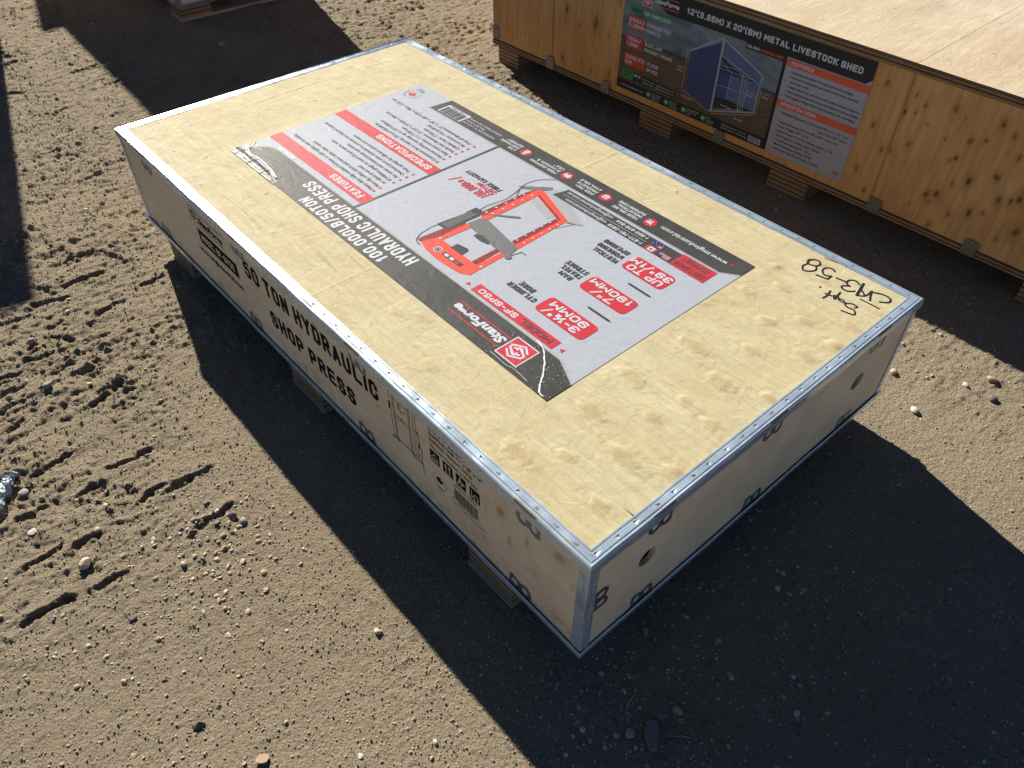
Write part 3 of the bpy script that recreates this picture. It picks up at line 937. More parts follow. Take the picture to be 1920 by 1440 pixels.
        for i in range(ns):
            for j in range(len(pr) - 1):
                k = len(pr)
                fs.append((i * k + j, (i + 1) * k + j, (i + 1) * k + j + 1, i * k + j + 1))
        mb.raw(vs, fs, mat_rim)
        mb.build('bottom_rim', parent)
    # corner posts
    for cx, cy, sx, sy in ((0, 0, 1, 1), (L, 0, -1, 1), (L, W, -1, -1), (0, W, 1, -1)):
        mb = MB()
        pr = [(.0262, .0042), (.026, .0028), (.0205, .0028), (.0195, .0020), (.0180, .0020), (.0170, .0028), (.0070, .0026), (.0040, .0032), (.0026, .0052),
              (.0022, .0085), (.0022, .0150), (.0014, .0160), (.0014, .0175), (.0022, .0185), (.0022, .0236), (.0042, .0240)]
        zs = np.linspace(zb + .003, H - .02, 9)
        vs, fs = [], []
        for z_ in zs:
            for a_, b_ in pr:
                vs.append((cx + sx * a_, cy + sy * b_, z_))
        k = len(pr)
        for i in range(len(zs) - 1):
            for j in range(k - 1):
                fs.append((i * k + j, (i + 1) * k + j, (i + 1) * k + j + 1, i * k + j + 1))
        mb.raw(vs, fs, mat_rim)
        po = mb.build('corner_post', parent)
        if hero and sx == -1 and sy == 1:
            nk = MB()
            for zz, ln in ((.318, .010), (.290, .009)):
                nk.poly([(L - .0165, .0023, zz), (L - .0157, .0023, zz + .001), (L - .0115, .0023, zz - ln + .001), (L - .0120, .0023, zz - ln)], 'ink')
            for zz in (.245, .215, .175):
                nk.raw([(L - .0170, .0025, zz + .004), (L - .0135, .0008, zz), (L - .0125, .0025, zz - .005)], [(0, 1, 2)], 'steel')
            nk.build('punch_mark', po)['kind'] = 'stuff'
            sl = MB()
            cxs = [(L - .0022, .0060), (L - .0026, .0047), (L - .0034, .0036)]
            zz0, zz1 = .198, .246
            vs = [(x - .0002 + .0007, y - .0007, z_) for z_ in (zz0, zz0 + .003, zz1 - .003, zz1) for x, y in cxs]
            sl.raw(vs, [(i * 3 + j, (i + 1) * 3 + j, (i + 1) * 3 + j + 1, i * 3 + j + 1) for i in range(3) for j in range(2)], 'ply_light')
            sl.build('clip_slot', po)

# ------------------------------------------------------------------ the press crate
L1, W1, ZB, H1 = 1.803, 0.9655, 0.0766, 0.356
crate = thing('press_crate', 'pale plywood crate with steel edges and a red and charcoal press label on top', 'crate',
              (0, 0, 0), 0, 'steel-edged plywood crates')
steel_crate(crate, L1, W1, ZB, H1, hero=True)
# clips under the lid edge and above the bottom rim, slots in the steel corner
for x in (.168, .671, 1.163, 1.657):
    put(CLIP, 'clip', crate, frame((x + .004, .0037, H1 - .024), (-1, 0, 0), (0, 0, -1), (0, -1, 0)))
for x in (.150, .669, 1.156, 1.646):
    put(CLIP, 'clip', crate, frame((x, .0037, ZB + .0135), (1, 0, 0), (0, 0, 1), (0, -1, 0)))
for y in (.165, .466, .815):
    put(CLIP, 'clip', crate, frame((L1 - .0037, y, H1 - .024), (0, -1, 0), (0, 0, -1), (1, 0, 0)))
for y in (.157, .481, .808):
    put(CLIP, 'clip', crate, frame((L1 - .0037, y, ZB + .0135), (0, 1, 0), (0, 0, 1), (1, 0, 0)))
put(CLIP, 'clip', crate, frame((L1 - .0037, .0235, .226), (0, 0, 1), (0, 1, 0), (1, 0, 0)))
def slot_at(o, d, side):
    slot = MB()
    o, d, s = Vector(o), Vector(d), Vector(side)
    up = Vector((0, 0, 1))
    n_ = 6
    prof = [(-.0004, -.0052), (-.0004, -.0036), (.0006, -.0010), (.0026, .0004)]
    vs = []
    for i in range(n_ + 1):
        t = -.025 + .05 * i / n_
        for a_, z_ in prof:
            vs.append(o + d * t - s * a_ * 1.0 + up * z_ if False else o + d * t + (-s) * a_ + up * z_)
    slot.raw(vs, [(i * 4 + j, (i + 1) * 4 + j, (i + 1) * 4 + j + 1, i * 4 + j + 1) for i in range(n_) for j in range(1)], 'slot_gap_shade')  # no opening cut: the gap's shade is painted as a dark strip on the steel
    slot.raw(vs, [(i * 4 + j, (i + 1) * 4 + j, (i + 1) * 4 + j + 1, i * 4 + j + 1) for i in range(n_) for j in range(1, 3)], 'ply_light')
    slot.build('clip_slot', crate)
for x in (.168, .671, 1.163, 1.657):
    slot_at((x, 0, H1), (1, 0, 0), (0, -1, 0))
for y in (.165, .466, .815):
    slot_at((L1, y, H1), (0, 1, 0), (1, 0, 0))
# laminated skid blocks with a pale foot board
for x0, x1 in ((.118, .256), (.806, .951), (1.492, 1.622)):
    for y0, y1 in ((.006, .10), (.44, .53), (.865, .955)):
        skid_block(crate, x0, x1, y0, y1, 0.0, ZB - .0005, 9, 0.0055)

# splits and pen marks of the lid
TOPZ = H1 - 0.0013
det = Sheet(lambda u, v, h: (1.509 - u, .793 - v, TOPZ + (.0002 if v < 0 else .0009) + h))
det.poly([(-.2436, .6755), (-.262, .6755), (-.2752, .6762), (-.2750, .6735), (-.262, .6745)], 'split', 1, 'wood_split#1')
det.poly([(-.0785, -.1394), (-.1261, -.1560), (-.1310, -.1402), (-.1261, -.1500), (-.0785, -.1420)], 'split', 1, 'wood_split#2')
for pts in ([(.656, .6822), (.5734, .6814)], [(.622, .6291), (.5328, .6346)], [(1.011, .7256), (.9241, .7189), (.8138, .7244), (.7504, .7417)],
            [(.844, .6418), (.7604, .6628), (.6505, .7127)], [(.6695, .6753), (.6035, .6778)]):
    det.line(pts, .0008, 'scar', 1, 'grain')
W_ = 0.0042
def smooth_line(pts, n=6):
    out = []
    for i in range(len(pts) - 1):
        p0 = pts[max(i - 1, 0)]; p1 = pts[i]; p2 = pts[i + 1]; p3 = pts[min(i + 2, len(pts) - 1)]
        for k in range(n):
            t = k / n
            out.append(tuple(0.5 * ((2 * p1[d]) + (-p0[d] + p2[d]) * t + (2 * p0[d] - 5 * p1[d] + 4 * p2[d] - p3[d]) * t * t
                       + (-p0[d] + 3 * p1[d] - 3 * p2[d] + p3[d]) * t ** 3) for d in (0, 1)))
    out.append(pts[-1])
    return out
for pts, w in (([(-0.0683, -0.1194), (-0.0609, -0.1085), (-0.0664, -0.0941), (-0.0649, -0.0809), (-0.0741, -0.0688), (-0.0853, -0.075), (-0.0915, -0.0889), (-0.0836, -0.1000), (-0.0700, -0.0960), (-.0630, -.1060), (-.0683, -.1185), (-0.0797, -0.1209), (-.0868, -.1110), (-.0836, -.1000)], W_),
     ([(-0.1216, -0.1146), (-0.1117, -0.119), (-0.1019, -0.1122), (-0.1017, -0.0984), (-0.1137, -0.0877), (-0.126, -0.0952)], W_),
     ([(-0.126, -0.0952), (-0.1259, -0.0797)], W_), ([(-.1259, -.0797), (-0.1022, -0.0744)], W_), ([(-0.1356, -0.0974), (-0.1554, -0.1005)], W_),
     ([(-0.1802, -0.114), (-0.1675, -0.1189), (-0.1582, -0.1103), (-0.1602, -0.0975), (-0.1703, -0.0939)], W_),
     ([(-.1703, -.0939), (-0.1598, -0.084), (-0.1634, -0.0753), (-0.1767, -0.0758), (-0.1863, -0.0868)], W_),
     ([(-0.1844, -0.1231), (-0.1961, -0.0771)], W_ * 1.4), ([(-.1961, -.0771), (-0.2086, -0.0894), (-0.2094, -0.1135)], W_), ([(-0.208, -0.0888), (-0.1930, -0.1004)], W_),
     ([(-0.2235, -0.0818), (-0.2144, -0.1003), (-0.2094, -0.1135)], W_), ([(-0.2081, -0.1077), (-0.2299, -0.1203), (-0.248, -0.1182), (-0.2514, -0.1057), (-0.2385, -0.0929)], W_),
     ([(-0.2078, -0.0719), (-0.2493, -0.0729)], W_ * .8),
     ([(-0.2022, -0.0105), (-0.2236, -0.0153), (-0.226, -0.0221), (-0.2179, -0.0307), (-0.2059, -0.0288), (-0.1968, -0.0326), (-0.1968, -0.0387), (-0.2066, -0.0459), (-0.2178, -0.0446), (-0.2154, -0.0378)], W_ * .85),
     ([(-0.1963, -0.0381), (-0.1866, -0.0352), (-0.1788, -0.0385), (-0.1859, -0.0425), (-0.1952, -0.0368)], W_ * .8),
     ([(-0.1688, -0.0604), (-0.1732, -0.0321)], W_), ([(-.1732, -.0321), (-0.166, -0.0403), (-0.1731, -0.0444), (-0.1803, -0.0361)], W_),
     ([(-0.1522, -0.0497), (-0.1566, -0.0337), (-0.1553, -0.0176)], W_), ([(-0.1501, -0.0346), (-0.1626, -0.0365)], W_), ([(-0.1305, -0.0451), (-0.1315, -0.0442)], W_ * 1.2)):
    det.line(smooth_line(pts), w * 1.0, 'marker', 1.5, 'handwriting')
det.build(crate, {'split': 'wood_split', 'grain': 'grain_line', 'handwriting': 'handwriting'})

# ---- stencil print on the long side
side = Sheet(lambda x, z, h: (x, .0045 - h, z), 0.00025)
s_logo(side, .4345, .2975, .021, 'ink', 'side_ply', 'ink', 1, 'stencil_emblem')
side.text('StanForge', .460, .2830, .588, .0205, 'ink', 2, 'stencil_title', bold=.045, shear=.25)
side.line([(.460, .3130), (.592, .3130)], .0026, 'ink', 1)
side.line([(.458, .2745), (.592, .2745)], .0026, 'ink', 1)
side.rect(.434, .2150, .640, .2600, 'ink', 1, 'stencil_bar')
side.text('MODEL SF-SP50', .449, .2270, .622, .0215, 'side_ply', 3, 'stencil_title', bold=.03)
side.text('www.tmgindustrial.com', .408, .1815, .646, .0170, 'ink', 2, 'stencil_title#5', bold=.03)
side.poly([(.396, .1830), (.396, .1900), (.403, .1865)], 'ink', 2)
side.text('50 TON HYDRAULIC', .689, .2550, 1.231, .0500, 'ink', 2, 'stencil_title#1', bold=.05)
side.text('SHOP PRESS', .776, .1620, 1.130, .0480, 'ink', 2, 'stencil_title#2', bold=.05)
def sl(pts, w=.0011):
    side.line(pts, w, 'ink', 2, 'line_drawing')
sl([(1.272, .326), (1.283, .333), (1.345, .333), (1.354, .326), (1.354, .196)]); sl([(1.272, .326), (1.345, .326), (1.354, .326)])
for dx in (0, .010, .014):
    sl([(1.272 + dx, .326 - .006 * (dx > 0)), (1.272 + dx, .192)])
    sl([(1.345 - dx, .326 - .006 * (dx > 0)), (1.345 - dx, .192)])
sl([(1.286, .312), (1.331, .312)]); sl([(1.286, .270), (1.331, .270)]); sl([(1.286, .262), (1.331, .262)]); sl([(1.272, .200), (1.345, .200)]); sl([(1.272, .196), (1.345, .196)])
sl([(1.272, .192), (1.262, .190), (1.290, .190), (1.286, .196)]); sl([(1.340, .196), (1.336, .190), (1.366, .190), (1.354, .198)])
side.disc(1.318, .296, .0035, 'ink', 2, 'line_drawing'); side.disc(1.318, .296, .0022, 'side_ply', 3, 'line_drawing')
side.rect(1.300, .296, 1.304, .308, 'ink', 2, 'line_drawing'); sl([(1.302, .296), (1.310, .290)], .003)
side.rect(1.352, .232, 1.360, .276, 'ink', 2, 'line_drawing'); side.rect(1.3535, .236, 1.3585, .272, 'side_ply', 3, 'line_drawing')
sl([(1.361, .250), (1.366, .230), (1.366, .160)], .0014); sl([(1.348, .192), (1.358, .215), (1.362, .192)]); side.rect(1.267, .272, 1.272, .292, 'ink', 2, 'line_drawing')
sl([(1.302, .262), (1.308, .274), (1.316, .262)])
for k in range(7):
    side.disc(1.277, .208 + .017 * k, .0012, 'ink', 2, 'line_drawing', n=8); side.disc(1.350, .208 + .017 * k, .0012, 'ink', 2, 'line_drawing', n=8)
side.text('BATCH #:', 1.395, .3200, 1.431, .0088, 'ink', 2, bold=.02)
side.text('P 2230 V', 1.440, .3190, 1.502, .0135, 'ink', 2, bold=-.008, shear=.2)
side.text('SHIPPING DIM: 71" x 38" x 14"', 1.395, .3045, 1.546, .0092, 'ink', 2, bold=.02)
side.text('SHIPPING WEIGHT: 540 lb', 1.395, .2890, 1.518, .0092, 'ink', 2, bold=.02)
side.text('One unit included in this box', 1.395, .2735, 1.532, .0088, 'ink', 2, bold=.015)
for k, x in enumerate((1.394, 1.4325, 1.4705, 1.509)):
    side.rect(x, .2345, x + .0285, .2665, 'ink', 1)
    if k == 0:
        for q in range(4):
            side.rect(x + .004 + .0055 * q, .2385, x + .0075 + .0055 * q, .2455, 'side_ply', 2)
        side.line([(x + .004, .2485), (x + .014, .2555), (x + .0245, .2485)], .0016, 'side_ply', 2); side.rect(x + .013, .2555, x + .0155, .2620, 'side_ply', 2)
    elif k == 1:
        for dx in (.009, .0195):
            side.line([(x + dx, .2390), (x + dx, .2600)], .0022, 'side_ply', 2)
            side.poly([(x + dx - .0042, .2560), (x + dx, .2630), (x + dx + .0042, .2560)], 'side_ply', 2)
        side.line([(x + .004, .2378), (x + .0245, .2378)], .0016, 'side_ply', 2)
    elif k == 2:
        side.disc(x + .012, .2610, .0024, 'side_ply', 2)
        side.line([(x + .012, .2590), (x + .009, .2500), (x + .005, .2400)], .0030, 'side_ply', 2); side.line([(x + .010, .2510), (x + .016, .2400)], .0026, 'side_ply', 2)
        side.line([(x + .011, .2570), (x + .020, .2520)], .0022, 'side_ply', 2); side.rect(x + .017, .2470, x + .0245, .2520, 'side_ply', 2)
    else:
        side.line([(x + .006, .2600), (x + .006, .2400)], .0016, 'side_ply', 2); side.line([(x + .003, .2430), (x + .006, .2390), (x + .009, .2430)], .0014, 'side_ply', 2)
        side.line([(x + .011, .2440), (x + .014, .2530), (x + .022, .2530), (x + .0245, .2440)], .0020, 'side_ply', 2); side.disc(x + .015, .2415, .0024, 'side_ply', 2); side.disc(x + .0225, .2415, .0024, 'side_ply', 2)
leaf(side, 1.4165, .1900, .0115, 'ink', 2)
side.arc_text('PROUDLY CANADIAN', 1.4165, .1880, .0180, 225, -45, .0042, 'ink')
side.text('RICHMOND, BC', 1.4030, .1690, 1.4310, .0035, 'ink', 2)
side.text('CANADA', 1.4080, .1630, 1.4250, .0035, 'ink', 2)
side.text('MADE IN CHINA', 1.4650, .2230, 1.5270, .0062, 'ink', 2, bold=.02)
barcode(side, 1.4610, .1830, 1.5300, .2150, 'ink', 1, 'print', 4)
side.text('6', 1.4550, .1790, 1.4585, .0050, 'ink', 2); side.text('76093  97000', 1.4700, .1765, 1.5200, .0050, 'ink', 2); side.text('5', 1.5340, .1765, 1.5375, .0050, 'ink', 2)
side.text('Distributed by TMG Industrial Supplies', 1.4500, .1660, 1.5480, .0045, 'ink', 2, bold=.01)
side.build(crate, {'print': 'stencil_print', 'lettering': 'stencil_lettering', 'line_drawing': 'line_drawing'})

# ---- the big label on the lid
LZ = TOPZ + 0.0007
lab = thing('lid_label', '', '')
for k in ('label', 'category'):
    del lab[k]
bpy.data.objects.remove(lab)
mb = MB()
lw, lh = 1.1965, 0.6085
nU, nV = 48, 24
pts = []
for i in range(nU + 1):
    for j in range(nV + 1):
        u, v = lw * i / nU, lh * j / nV
        pts.append((1.509 - u, .793 - v, LZ))
mb.raw(pts, [(i * (nV + 1) + j, (i + 1) * (nV + 1) + j, (i + 1) * (nV + 1) + j + 1, i * (nV + 1) + j + 1) for i in range(nU) for j in range(nV)], 'paper')
label = mb.build('lid_label', crate)
label['label'] = 'large printed label with red bands and press picture stuck on the lid'
lb = Sheet(lambda u, v, h: (1.509 - u, .793 - v, LZ + h))
D, R_, Wh, K_ = 'l_dark', 'l_red', 'l_white', 'l_black'
# soft grey edge below the dark bands
lb.poly([(.000, .5440), (.058, .5130), (1.125, .5130), (1.150, .5200), (1.1965, .5560), (1.1965, .6085), (0, .6085)], 'l_shadow', 1)
lb.poly([(.000, .5480), (.062, .5175), (1.120, .5175), (1.146, .5260), (1.166, .5480), (1.172, .5800), (1.1965, .5900), (1.1965, .6085), (0, .6085)], D, 2)
lb.poly([(0, 0), (1.052, 0), (1.060, .0775), (.040, .0775), (.000, .0520)], 'l_shadow', 1)
lb.poly([(0, 0), (1.047, 0), (1.055, .0735), (.038, .0735), (.000, .0470)], D, 2)
lb.rect(.7535, .0735, .7615, .5180, D, 2)
lb.rect(.757, .4600, 1.1965, .4980, R_, 2); lb.rect(.7615, .2590, 1.1965, .2970, R_, 2)
lb.text('FEATURES', .784, .4690, .917, .0200, Wh, bold=.04)
lb.text('SPECIFICATIONS', .784, .2675, 1.013, .0200, Wh, bold=.04)
lb.text('100,000LB/50TON', .538, .5720, .868, .0300, Wh, 4, bold=.05, shear=.05)
lb.text('HYDRAULIC SHOP PRESS', .487, .5275, .923, .0340, Wh, 4, bold=.05, shear=.05)
for (t, u0, u1, vm) in (('Heavy duty fully-welded H-frame to add rigidity and durability', .796, 1.166, .443),
        ('Non-slip safety clutch and steel cable roller winch', .797, 1.096, .4235), ('to adjust press bed', .799, .912, .404),
        ('4"/100mm gauge to read US and metric, tons', .800, 1.070, .3845), ('Air motor and manual pump operation', .801, 1.026, .365),
        ('Overload press valve included to prevent use beyond capacity', .802, 1.171, .3455), ('Twin springs for efficient piston-rod return', .803, 1.056, .326),
        ('Continuous force capacity: 50 ton/100,000 lb', .806, 1.074, .243), ('Vertical working opening: up to 39"/1000mm', .808, 1.079, .2225),
        ('Ram travel stroke: 7-\u00bd"/190 mm', .810, 1.007, .2025), ('Inside bed dimension: 27-3/3" x 8"/695 x 204 mm', .811, 1.111, .1825),
        ('Cylinder bore: 3"/90 mm', .812, .963, .1625), ('Air pressure: 116 psi/8 bar', .813, .976, .1425),
        ('Overall dimensions:51" x 28" x 68"/1295 x 700 x 1725 mm', .814, 1.169, .1225)):
    lb.text(t, u0, vm - .0050, u1, .0105, K_, bold=.004, shear=.12)
for v in (.443, .4235, .3845, .365, .3455, .326):
    lb.disc(.7880, v, .0042, R_, n=12)
for v in (.243, .2225, .2025, .1825, .1625, .1425, .1225):
    lb.disc(.7985, v, .0042, R_, n=12)
# maple leaf seal
leaf(lb, 1.1545, .0600, .0150, R_)
lb.arc_text('PROUDLY CANADIAN', 1.1545, .0600, .0215, 215, -35, .0058, K_)
lb.text('RICHMOND, BC', 1.1370, .0300, 1.1720, .0052, K_); lb.text('CANADA', 1.1440, .0215, 1.1660, .0052, K_)
# barcode and shipping text
lb.rect(.933, .0225, 1.0280, .0665, Wh, 3); barcode(lb, .938, .0320, 1.0230, .0655, D, 4, 'print', 8)
lb.text('6 76093 97000 5', .945, .0245, 1.016, .0052, K_, 5)
for t, u0, u1, v in (('SHIPPING DIM: 71" x 38" x 14"', .796, .928, .0530), ('180 x 96.5 x 35.5cm', .850, .928, .0415), ('SHIPPING WEIGHT: 540 lb (245 kg)', .796, .928, .0280)):
    lb.text(t, u0, v, u1, .0068, Wh, 4, bold=.01)
# four round icons
for u in (.6866, .5338, .4019, .2601):
    lb.disc(u, .0420, .0160, R_, 3, n=28)
lb.disc(.6866, .0490, .0045, Wh, 4, n=12); lb.poly([(.6790, .0300), (.6942, .0300), (.6920, .0440), (.6812, .0440)], Wh, 4); lb.rect(.6845, .0345, .6887, .0385, R_, 5)
lb.rect(.5240, .0370, .5380, .0490, Wh, 4); lb.poly([(.5385, .0370), (.5440, .0370), (.5440, .0430), (.5415, .0470), (.5385, .0470)], Wh, 4)
lb.disc(.5280, .0350, .0025, Wh, 5, n=10); lb.disc(.5400, .0350, .0025, Wh, 5, n=10); lb.line([(.5190, .0460), (.5235, .0460)], .0013, Wh, 4); lb.line([(.5180, .0425), (.5235, .0425)], .0013, Wh, 4)
lb.poly([(.3935, .0350), (.4019, .0310), (.4103, .0350), (.4103, .0480), (.3935, .0480)], Wh, 4)
for q in range(3):
    lb.rect(.3955 + .0050 * q, .0395, .3985 + .0050 * q, .0435, R_, 5)
lb.line([(.2510, .0510), (.2540, .0500), (.2565, .0370), (.2680, .0370)], .0014, Wh, 4); lb.poly([(.2555, .0480), (.2700, .0480), (.2680, .0395), (.2570, .0395)], Wh, 4); lb.disc(.2580, .0345, .0020, Wh, 4, n=10); lb.disc(.2665, .0345, .0020, Wh, 4, n=10)
for u0, rows in ((.7120, (('LIVE', .738), ('CUSTOMER', .781), ('SUPPORT', .769))), (.5580, (('FREE SHIPPING', .652), ('IN CANADA &', .640), ('USA*', .592))),
                 (.4280, (('OVER 700+', .489), ('PRODUCTS', .494), ('AVAILABLE', .498))), (.2860, (('YOUR ONLINE', .365), ('INDUSTRIAL', .362), ('SUPERSTORE', .368)))):
    for (t, u1), v in zip(rows, (.0510, .0375, .0240)):
        lb.text(t, u0, v, u1, .0092, Wh, 4, bold=.03, shear=.1)
lb.text('www.tmgindustrial.com', .0460, .0320, .2310, .0135, Wh, 4, bold=.02, shear=.1)
lb.poly([(.0310, .0300), (.0310, .0400), (.0390, .0350)], R_, 4)
# customer support and contact bar
lb.rect(.0370, .0800, .1285, .1310, R_, 2)
lb.text('CUSTOMER', .0440, .1085, .1220, .0160, D, bold=.04, shear=.12); lb.text('SUPPORT', .0500, .0855, .1180, .0160, D, bold=.04, shear=.12)
lb.poly([(.1285, .0840), (.4840, .0840), (.4940, .1285), (.1285, .1300)], D, 2)
lb.text('1-800-870-844', .2190, .0900, .3140, .0105, Wh, 4, bold=.02, shear=.1); lb.text('cs@tmgindustrial.com.au', .3290, .0910, .4760, .0100, Wh, 4, bold=.015, shear=.1)
lb.text('1-877-761-2819', .2150, .1150, .3160, .0105, Wh, 4, bold=.02, shear=.1); lb.text('cs@tmgindustrial.com', .3260, .1155, .4570, .0100, Wh, 4, bold=.015, shear=.1)
lb.line([(.215, .1075), (.478, .1075)], .0009, Wh, 3)
lb.rect(.1740, .1110, .2040, .1270, Wh, 3); lb.rect(.1740, .1110, .1810, .1270, R_, 4); lb.rect(.1970, .1110, .2040, .1270, R_, 4); leaf(lb, .1890, .1190, .0052, R_, 4)
for q in range(7):
    lb.rect(.1370, .1110 + .0023 * q, .1670, .1121 + .0023 * q + .0004, R_ if q % 2 == 0 else Wh, 3)
lb.rect(.1550, .1190, .1670, .1270, 'l_blue', 4); lb.rect(.1740, .0870, .2090, .1050, 'l_blue', 3)
lb.rect(.1740, .0965, .1840, .1050, R_, 4); lb.line([(.174, .0965), (.184, .105)], .0012, Wh, 5); lb.line([(.174, .105), (.184, .0965)], .0012, Wh, 5)
for q in ((.190, .101), (.200, .1015), (.196, .094), (.204, .097), (.199, .0895), (.179, .0905)):
    lb.disc(q[0], q[1], .0010, Wh, 4, n=6)
# red capacity boxes
for (u0, v0, u1, v1), (a, au0, au1), (b, bu0, bu1) in (((.0780, .1610, .1915, .2170), ('UP TO', .0870, .1790), ('39"/1M', .0800, .1900)),
        ((.0740, .2810, .2015, .3340), ('7"/', .1120, .1680), ('190MM', .0840, .1940)), ((.0740, .3960, .2095, .4510), ('3-\u00bd"/', .0960, .1900), ('90MM', .0940, .1930))):
    lb.rrect(u0, v0, u1, v1, .012, R_, 2)
    hgt = (v1 - v0)
    lb.text(a, au0, v0 + hgt * .55, au1, hgt * .36, Wh, 4, bold=.045, shear=.12)
    lb.text(b, bu0, v0 + hgt * .12, bu1, hgt * .36, Wh, 4, bold=.045, shear=.12)
for t, u0, u1, v in (('VERTICAL', .2020, .2750, .2040), ('WORKING', .2040, .2780, .1840), ('OPENING', .2060, .2780, .1640), ('RAM', .2240, .2600, .3210), ('TRAVEL', .2130, .2730, .3020),
                     ('STROKE', .2140, .2760, .2830), ('CYLINDER', .2200, .3020, .4270), ('BORE', .2440, .2860, .4080), ('FORCE CAPACITY', .5870, .7130, .2060)):
    lb.text(t, u0, v, u1, .0145, K_, bold=.04, shear=.1)
for v in (.366, .2475):
    lb.poly([(.074, v), (.082, v + .0028), (.134, v + .0028), (.141, v), (.134, v - .0028), (.082, v - .0028)], K_, 2)
lb.rect(.0945, .4810, .3375, .5085, R_, 2)
lb.text('MODEL', .1080, .4875, .1980, .0150, K_, bold=.03, shear=.1); lb.text('SF-SP50', .2080, .4875, .3220, .0150, Wh, bold=.045, shear=.1)
lb.poly([(.0740, .4900), (.0740, .5020), (.0850, .4960)], R_, 2); lb.poly([(.3590, .4930), (.3590, .5050), (.3480, .4990)], R_, 2)
lb.text('StanForge', .1680, .5540, .3200, .0210, Wh, 4, bold=.05, shear=.2)
lb.line([(.170, .5815), (.320, .5815)], .0028, R_, 4); lb.line([(.168, .5470), (.320, .5470)], .0028, R_, 4)
s_logo(lb, .1315, .5625, .0310, Wh, R_, Wh, 4)
lb.text('100,000', .5880, .2450, .6690, .0240, R_, bold=.045, shear=.15); lb.text('LB', .6720, .2480, .6900, .0150, R_, bold=.045, shear=.15); lb.line([(.699, .243), (.712, .274)], .0035, R_, 3)
lb.text('50', .5850, .2225, .6110, .0215, R_, bold=.045, shear=.15); lb.text('TON', .6140, .2240, .6500, .0130, R_, bold=.045, shear=.15)
# picture of the press
PIC = [('l_shadow', 1, [(0.512, 0.187), (0.512, 0.168), (0.419, 0.193), (0.426, 0.21)]),
 ('l_shadow', 1, [(0.517, 0.136), (0.500, 0.107), (0.47, 0.111), (0.349, 0.168), (0.387, 0.186)]),
 ('l_deepred', 2, [(0.552, 0.485), (0.556, 0.476), (0.551, 0.411), (0.545, 0.362), (0.53, 0.362), (0.53, 0.443), (0.542, 0.484)]),
 ('l_brightred', 3, [(0.53, 0.443), (0.53, 0.362), (0.512, 0.364), (0.517, 0.447)]),
 ('l_deepred', 2, [(0.547, 0.309), (0.543, 0.176), (0.538, 0.148), (0.53, 0.143), (0.53, 0.318)]),
 ('l_brightred', 3, [(0.533, 0.32), (0.53, 0.316), (0.534, 0.149), (0.529, 0.138), (0.517, 0.135), (0.512, 0.171), (0.511, 0.315), (0.522, 0.324)]),
 ('l_grey', 2, [(0.577, 0.164), (0.517, 0.107), (0.508, 0.113), (0.519, 0.132), (0.562, 0.168)]),
 ('l_grey', 2, [(0.566, 0.173), (0.561, 0.171), (0.545, 0.197), (0.548, 0.198)]),
 ('l_brightred', 3, [(0.532, 0.141), (0.518, 0.134), (0.388, 0.181), (0.389, 0.202), (0.518, 0.16)]),
 ('l_black', 4, [(0.516, 0.157), (0.513, 0.154), (0.401, 0.19), (0.401, 0.195)]),
 ('l_deepred', 2, [(0.411, 0.331), (0.413, 0.19), (0.398, 0.191), (0.396, 0.336)]),
 ('l_brightred', 3, [(0.388, 0.181), (0.38, 0.34), (0.396, 0.336), (0.4, 0.191)]),
 ('l_deepred', 2, [(0.411, 0.448), (0.412, 0.377), (0.399, 0.375), (0.395, 0.45)]),
 ('l_brightred', 3, [(0.395, 0.45), (0.394, 0.375), (0.38, 0.376), (0.377, 0.452)]),
 ('l_brightred', 3, [(0.542, 0.484), (0.53, 0.443), (0.378, 0.447), (0.375, 0.479), (0.396, 0.491), (0.43, 0.495), (0.471, 0.497), (0.515, 0.492)]),
 ('l_grey', 4, [(0.531, 0.36), (0.528, 0.325), (0.506, 0.317), (0.382, 0.339), (0.372, 0.375), (0.382, 0.379), (0.516, 0.365)]),
 ('l_black', 5, [(0.483, 0.381), (0.485, 0.372), (0.47, 0.365), (0.442, 0.369), (0.436, 0.378), (0.461, 0.383)]),
 ('l_grey', 2, [(0.386, 0.184), (0.349, 0.168), (0.366, 0.179), (0.383, 0.19)]),
 ('l_black', 4, [(0.575, 0.414), (0.567, 0.34), (0.57, 0.327), (0.569, 0.304), (0.551, 0.301), (0.537, 0.318), (0.541, 0.409), (0.555, 0.413)]),
 ('l_grey', 5, [(0.539, 0.305), (0.488, 0.265), (0.472, 0.251), (0.467, 0.256), (0.483, 0.27), (0.536, 0.308)]),
 ('l_black', 4, [(0.482, 0.448), (0.482, 0.428), (0.452, 0.422), (0.446, 0.426), (0.443, 0.448)]),
 ('l_black', 4, [(0.476, 0.466), (0.411, 0.466), (0.413, 0.478), (0.474, 0.480)])]
for mt, ly, pts in PIC:
    lb.poly(pts, mt, ly, 'press_picture')
for u in (.4640, .4460, .4290):
    lb.rect(u - .006, .4685, u + .006, .4765, 'l_white' if u > .43 else 'l_red', 5, 'press_picture')
for k, mt in enumerate(('l_white', 'l_black', 'l_shadow', 'l_black')):
    lb.disc(.4945, .4735, .0100 - .0022 * k, mt, 4 + k, 'press_picture', n=18)
lb.disc(.3715, .3760, .0085, 'l_grey', 5, 'press_picture', n=14)
lb.line([(0.372, 0.368), (0.366, 0.342), (0.352, 0.342)], .0022, 'l_grey', 4, 'press_picture')
lb.line([(0.385, 0.223), (0.368, 0.181)], .0014, 'l_grey', 3, 'press_picture')
lb.line(smooth_line([(0.556, 0.302), (0.559, 0.278), (0.555, 0.255), (0.552, 0.221), (0.564, 0.172), (0.572, 0.144), (0.568, 0.117), (0.557, 0.097), (0.538, 0.076)], 4), .0018, 'l_black', 5, 'press_picture')
